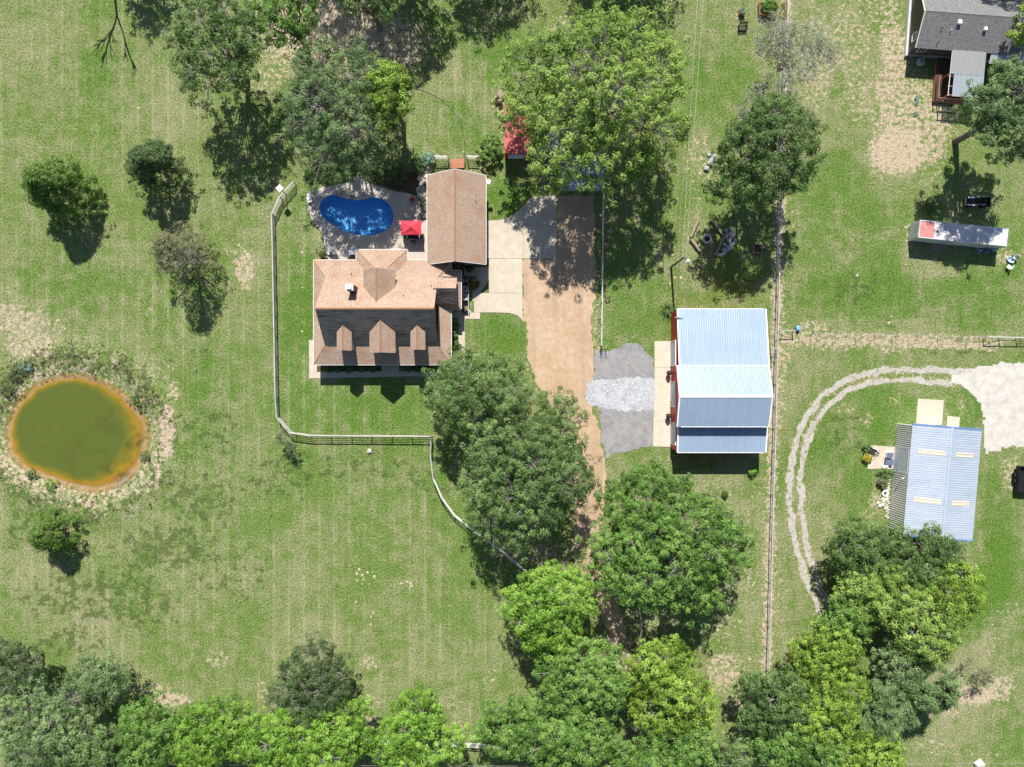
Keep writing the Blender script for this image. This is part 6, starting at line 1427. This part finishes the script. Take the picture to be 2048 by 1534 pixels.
def rosette(label, px, py, r, h, mat, n=26, name='agave', cat='plant', xy=None, z0=0.0, wd=.10, group=None):
    global TREES
    TREES += 1; rng = np.random.default_rng(4000+TREES); x, y = xy or G(px, py, h*.5); t = thing(name, label, cat, (x,y), group); me = MB()
    for i in range(n):
        a = i*2.39996; e = rng.uniform(.15, 1.2); L = r*rng.uniform(.7, 1.1); ca, sa = math.cos(a), math.sin(a)
        v = []
        for s_, ww in ((0,.7),(.45,1),(1,.05)):
            rad = L*s_*math.cos(e*(1-.5*s_)); z = z0+.05+h*s_*math.sin(e)-h*.25*s_*s_
            v += [(x+ca*rad-sa*wd*ww/2, y+sa*rad+ca*wd*ww/2, z), (x+ca*rad+sa*wd*ww/2, y+sa*rad-ca*wd*ww/2, z)]
        me.add(v, [(0,1,3,2),(2,3,5,4)])
    o = me.build('leaves', LM[mat], t); a_ = o.data.attributes.new('tint', 'FLOAT', 'FACE'); a_.data.foreach_set('value', rng.uniform(0,1,len(o.data.polygons)).astype(np.float32))
    MB().lathe((x,y,z0), [(r*.14,0),(r*.10,h*.2)], 8).build('stem', M_BARK, t); return t
shrub('round bright green bush north east of the garage', 980, 296, 1.9, 2.6, 'bright', n=110)
shrub('blue green shrub west of the red cedar landing', 856, 318, 1.0, 1.6, 'agave', n=40); shrub('green vine shrub along the north pool fence', 836, 330, 1.1, 1.4, 'deep', n=40); shrub('low hedge bush north of the mulch bed', 800, 348, 1.4, 1.3, 'deep', n=50); shrub('low hedge bush beside the pool deck path', 770, 352, 1.2, 1.2, 'deep', n=44)
shrub('flowering shrub with red blooms east of the condenser railing', 945, 566, .95, 1.3, 'flower', n=46)
shrub('dark plant at the garage south wall', 940, 537, .5, .9, 'deep', n=18)
for k, (a, b) in enumerate(((910,652),(909,668),(912,690))): shrub(['northern','middle','southern'][k]+' small bush along the east house wall', a, b, .5, .8, 'deep', n=18, group='bushes along the east wall')
for k, a in enumerate((655,675,700,725,745,815,835,855)): shrub('low green bush in the shaded front bed', a, 737, .45, .5, 'deep', n=14, group='bushes in the front bed')
rosette('large dark yucca straddling the drive fence', 1211, 486, 1.7, 1.7, 'olive', 70, 'yucca', wd=.09)
rosette('spiky dark plant beside the barn service pole', 1336, 618, 1.4, 1.9, 'deep', 46, 'yucca', wd=.10)
rosette('small bright agave beside the lower drive fence', 1200, 640, .5, .5, 'vivid', 18); 
for k, (a, b) in enumerate(((1834,195),(1835,206),(1831,227))): rosette(['northern','middle','southern'][k]+' turquoise agave in the sandy yard by the deck', a, b, .5, .4, 'agave', 22, group='turquoise agaves')
rosette('blue green agave in the small planter box', 0, 0, .65, .9, 'agave', 40, xy=PL2[:2], z0=.45); shrub('leafy green plants filling the wide raised planter', 0, 0, 1.0, 1.0, 'bright', n=60, xy=(PL1[0],PL1[1]+.2), z0=.5)
for k, (a, b) in enumerate(((1571,8),(1571,28),(1568,75))): shrub(['northern','middle','southern'][k]+' golden flower tuft along the long fence', a, b, .4, .4, 'goldf', n=16, leaf=.14, group='golden flowers along the fence')
shrub('orange edged bush at the west corner of the patio', 1736, 915, .6, .8, 'goldf', n=18); shrub('dark bush by the motorcycle', 1735, 897, .5, .8, 'deep', n=18); shrub('low bush between patio and ribbed siding', 1770, 948, .9, .7, 'oak', n=26); shrub('tangled bush below the patio', 1765, 966, .8, .8, 'olive', n=24)
shrub('young sapling south of the barn shadow', 1506, 945, .5, 1.0, 'vivid', n=14, name='sapling'); shrub('thin weed clump in the grass south of the barn', 1450, 988, .35, .6, 'cedar', n=10)
shrub('bushy weeds near the wooden sign post', 1265, 955, 1.2, 1.0, 'oak', n=34); shrub('dark shrub beside the container lawn', 1862, 412, .9, 1.2, 'deep', n=34)
shrub('reddish planter bush at the pool deck west corner', 646, 508, .5, 1.0, 'flower', n=20)
for k, (a, b, r, m) in enumerate(((34,748,1.1,'dark'),(52,733,.9,'agave'),(268,798,.9,'deep'),(283,815,.6,'deep'),(290,912,.7,'deep'),(100,968,1.0,'vivid'),(62,948,.8,'oak'),(18,785,1.0,'dark'))):
    shrub(['dark bush on the north west pond bank','blue green bush on the north west pond bank','green bush on the upper east pond bank','small green bush on the east pond bank','green bush on the lower east pond bank','bright green weeds on the south pond bank','green weeds on the south west pond bank','dark bush on the west pond bank'][k], a, b, r, .8*r, m, name='bank_weed', n=int(24*r), leaf=.16, clump=.28, nl=26, cat='weed', group='weeds on the pond bank')
# scrub and dead stalks on the bank: one mass nobody could count
rng = np.random.default_rng(77); n = 9000
ax_ = rng.uniform(-76, -44, n); ay_ = rng.uniform(-22, 8, n); pdv = polydist(ax_, ay_, PONDW, True)
dn = np.clip(1-np.abs(pdv-2.6)/3.0, 0, 1)*np.clip(fbm(ax_*.45, ay_*.45, 61)*2.6-.85, 0, 1)*np.clip(.55+.1*(ay_+7)-.03*(ax_+60), .25, 1.2)
ok = (~inpoly(ax_, ay_, PONDW)) & (rng.uniform(size=n) < dn); ax_, ay_ = ax_[ok], ay_[ok]
C = np.stack([ax_, ay_, gz(ax_, ay_)+rng.uniform(.05,.4,len(ax_))], -1); D = np.tile(np.array([[0,0,1.]]), (len(C),1))
V, F, tint = leaf_arrays(C, D, 16, .26, .16, rng, narrow=.35)
LM['scrub'] = leaf_mat('bank_scrub', [(0,(.055,.050,.030)),(.35,(.10,.105,.050)),(.65,(.17,.165,.09)),(1,(.27,.235,.16))])
tag(npmesh('bank_scrub', V, F, LM['scrub'], kind='stuff', origin=(-60,-7,0), fattr={'tint': tint}), 'scruffy grey brown scrub around the pond bank', 'scrub')

# --- grass: short tufts over the whole meadow
NT = 190000
gx_ = RNG.uniform(-76, 76, NT); gy_ = RNG.uniform(-58, 58, NT); cv = cover(gx_, gy_)
ok = (RNG.uniform(size=NT) > cv[:,0]*1.2) & (polydist(gx_, gy_, PONDW, True) > 1.0) & ~inpoly(gx_, gy_, PONDW)
for P in EXCL: ok &= ~inpoly(gx_, gy_, P)
gx_, gy_, cv = gx_[ok], gy_[ok], cv[ok]; n = len(gx_); zz = gz(gx_, gy_)
hh = RNG.uniform(.03, .085, n)*(1+.8*cv[:,1]+.8*cv[:,3]); aa = RNG.uniform(0, 2*math.pi, n); ww = RNG.uniform(.03, .08, n)
lx, ly = RNG.normal(0, .03, n), RNG.normal(0, .03, n)
V = np.empty((n,3,3)); V[:,0] = np.stack([gx_-np.cos(aa)*ww, gy_-np.sin(aa)*ww, zz-.005], -1); V[:,1] = np.stack([gx_+np.cos(aa)*ww, gy_+np.sin(aa)*ww, zz-.005], -1); V[:,2] = np.stack([gx_+lx, gy_+ly, zz+hh], -1)
g_ = npmesh('grass', V.reshape(-1,3), np.arange(n*3).reshape(-1,3), M_GROUND, kind='stuff', vattr={'cover': np.repeat(cv, 3, 0)})
tag(g_, 'short grass tufts covering the meadow and lawns', 'grass')
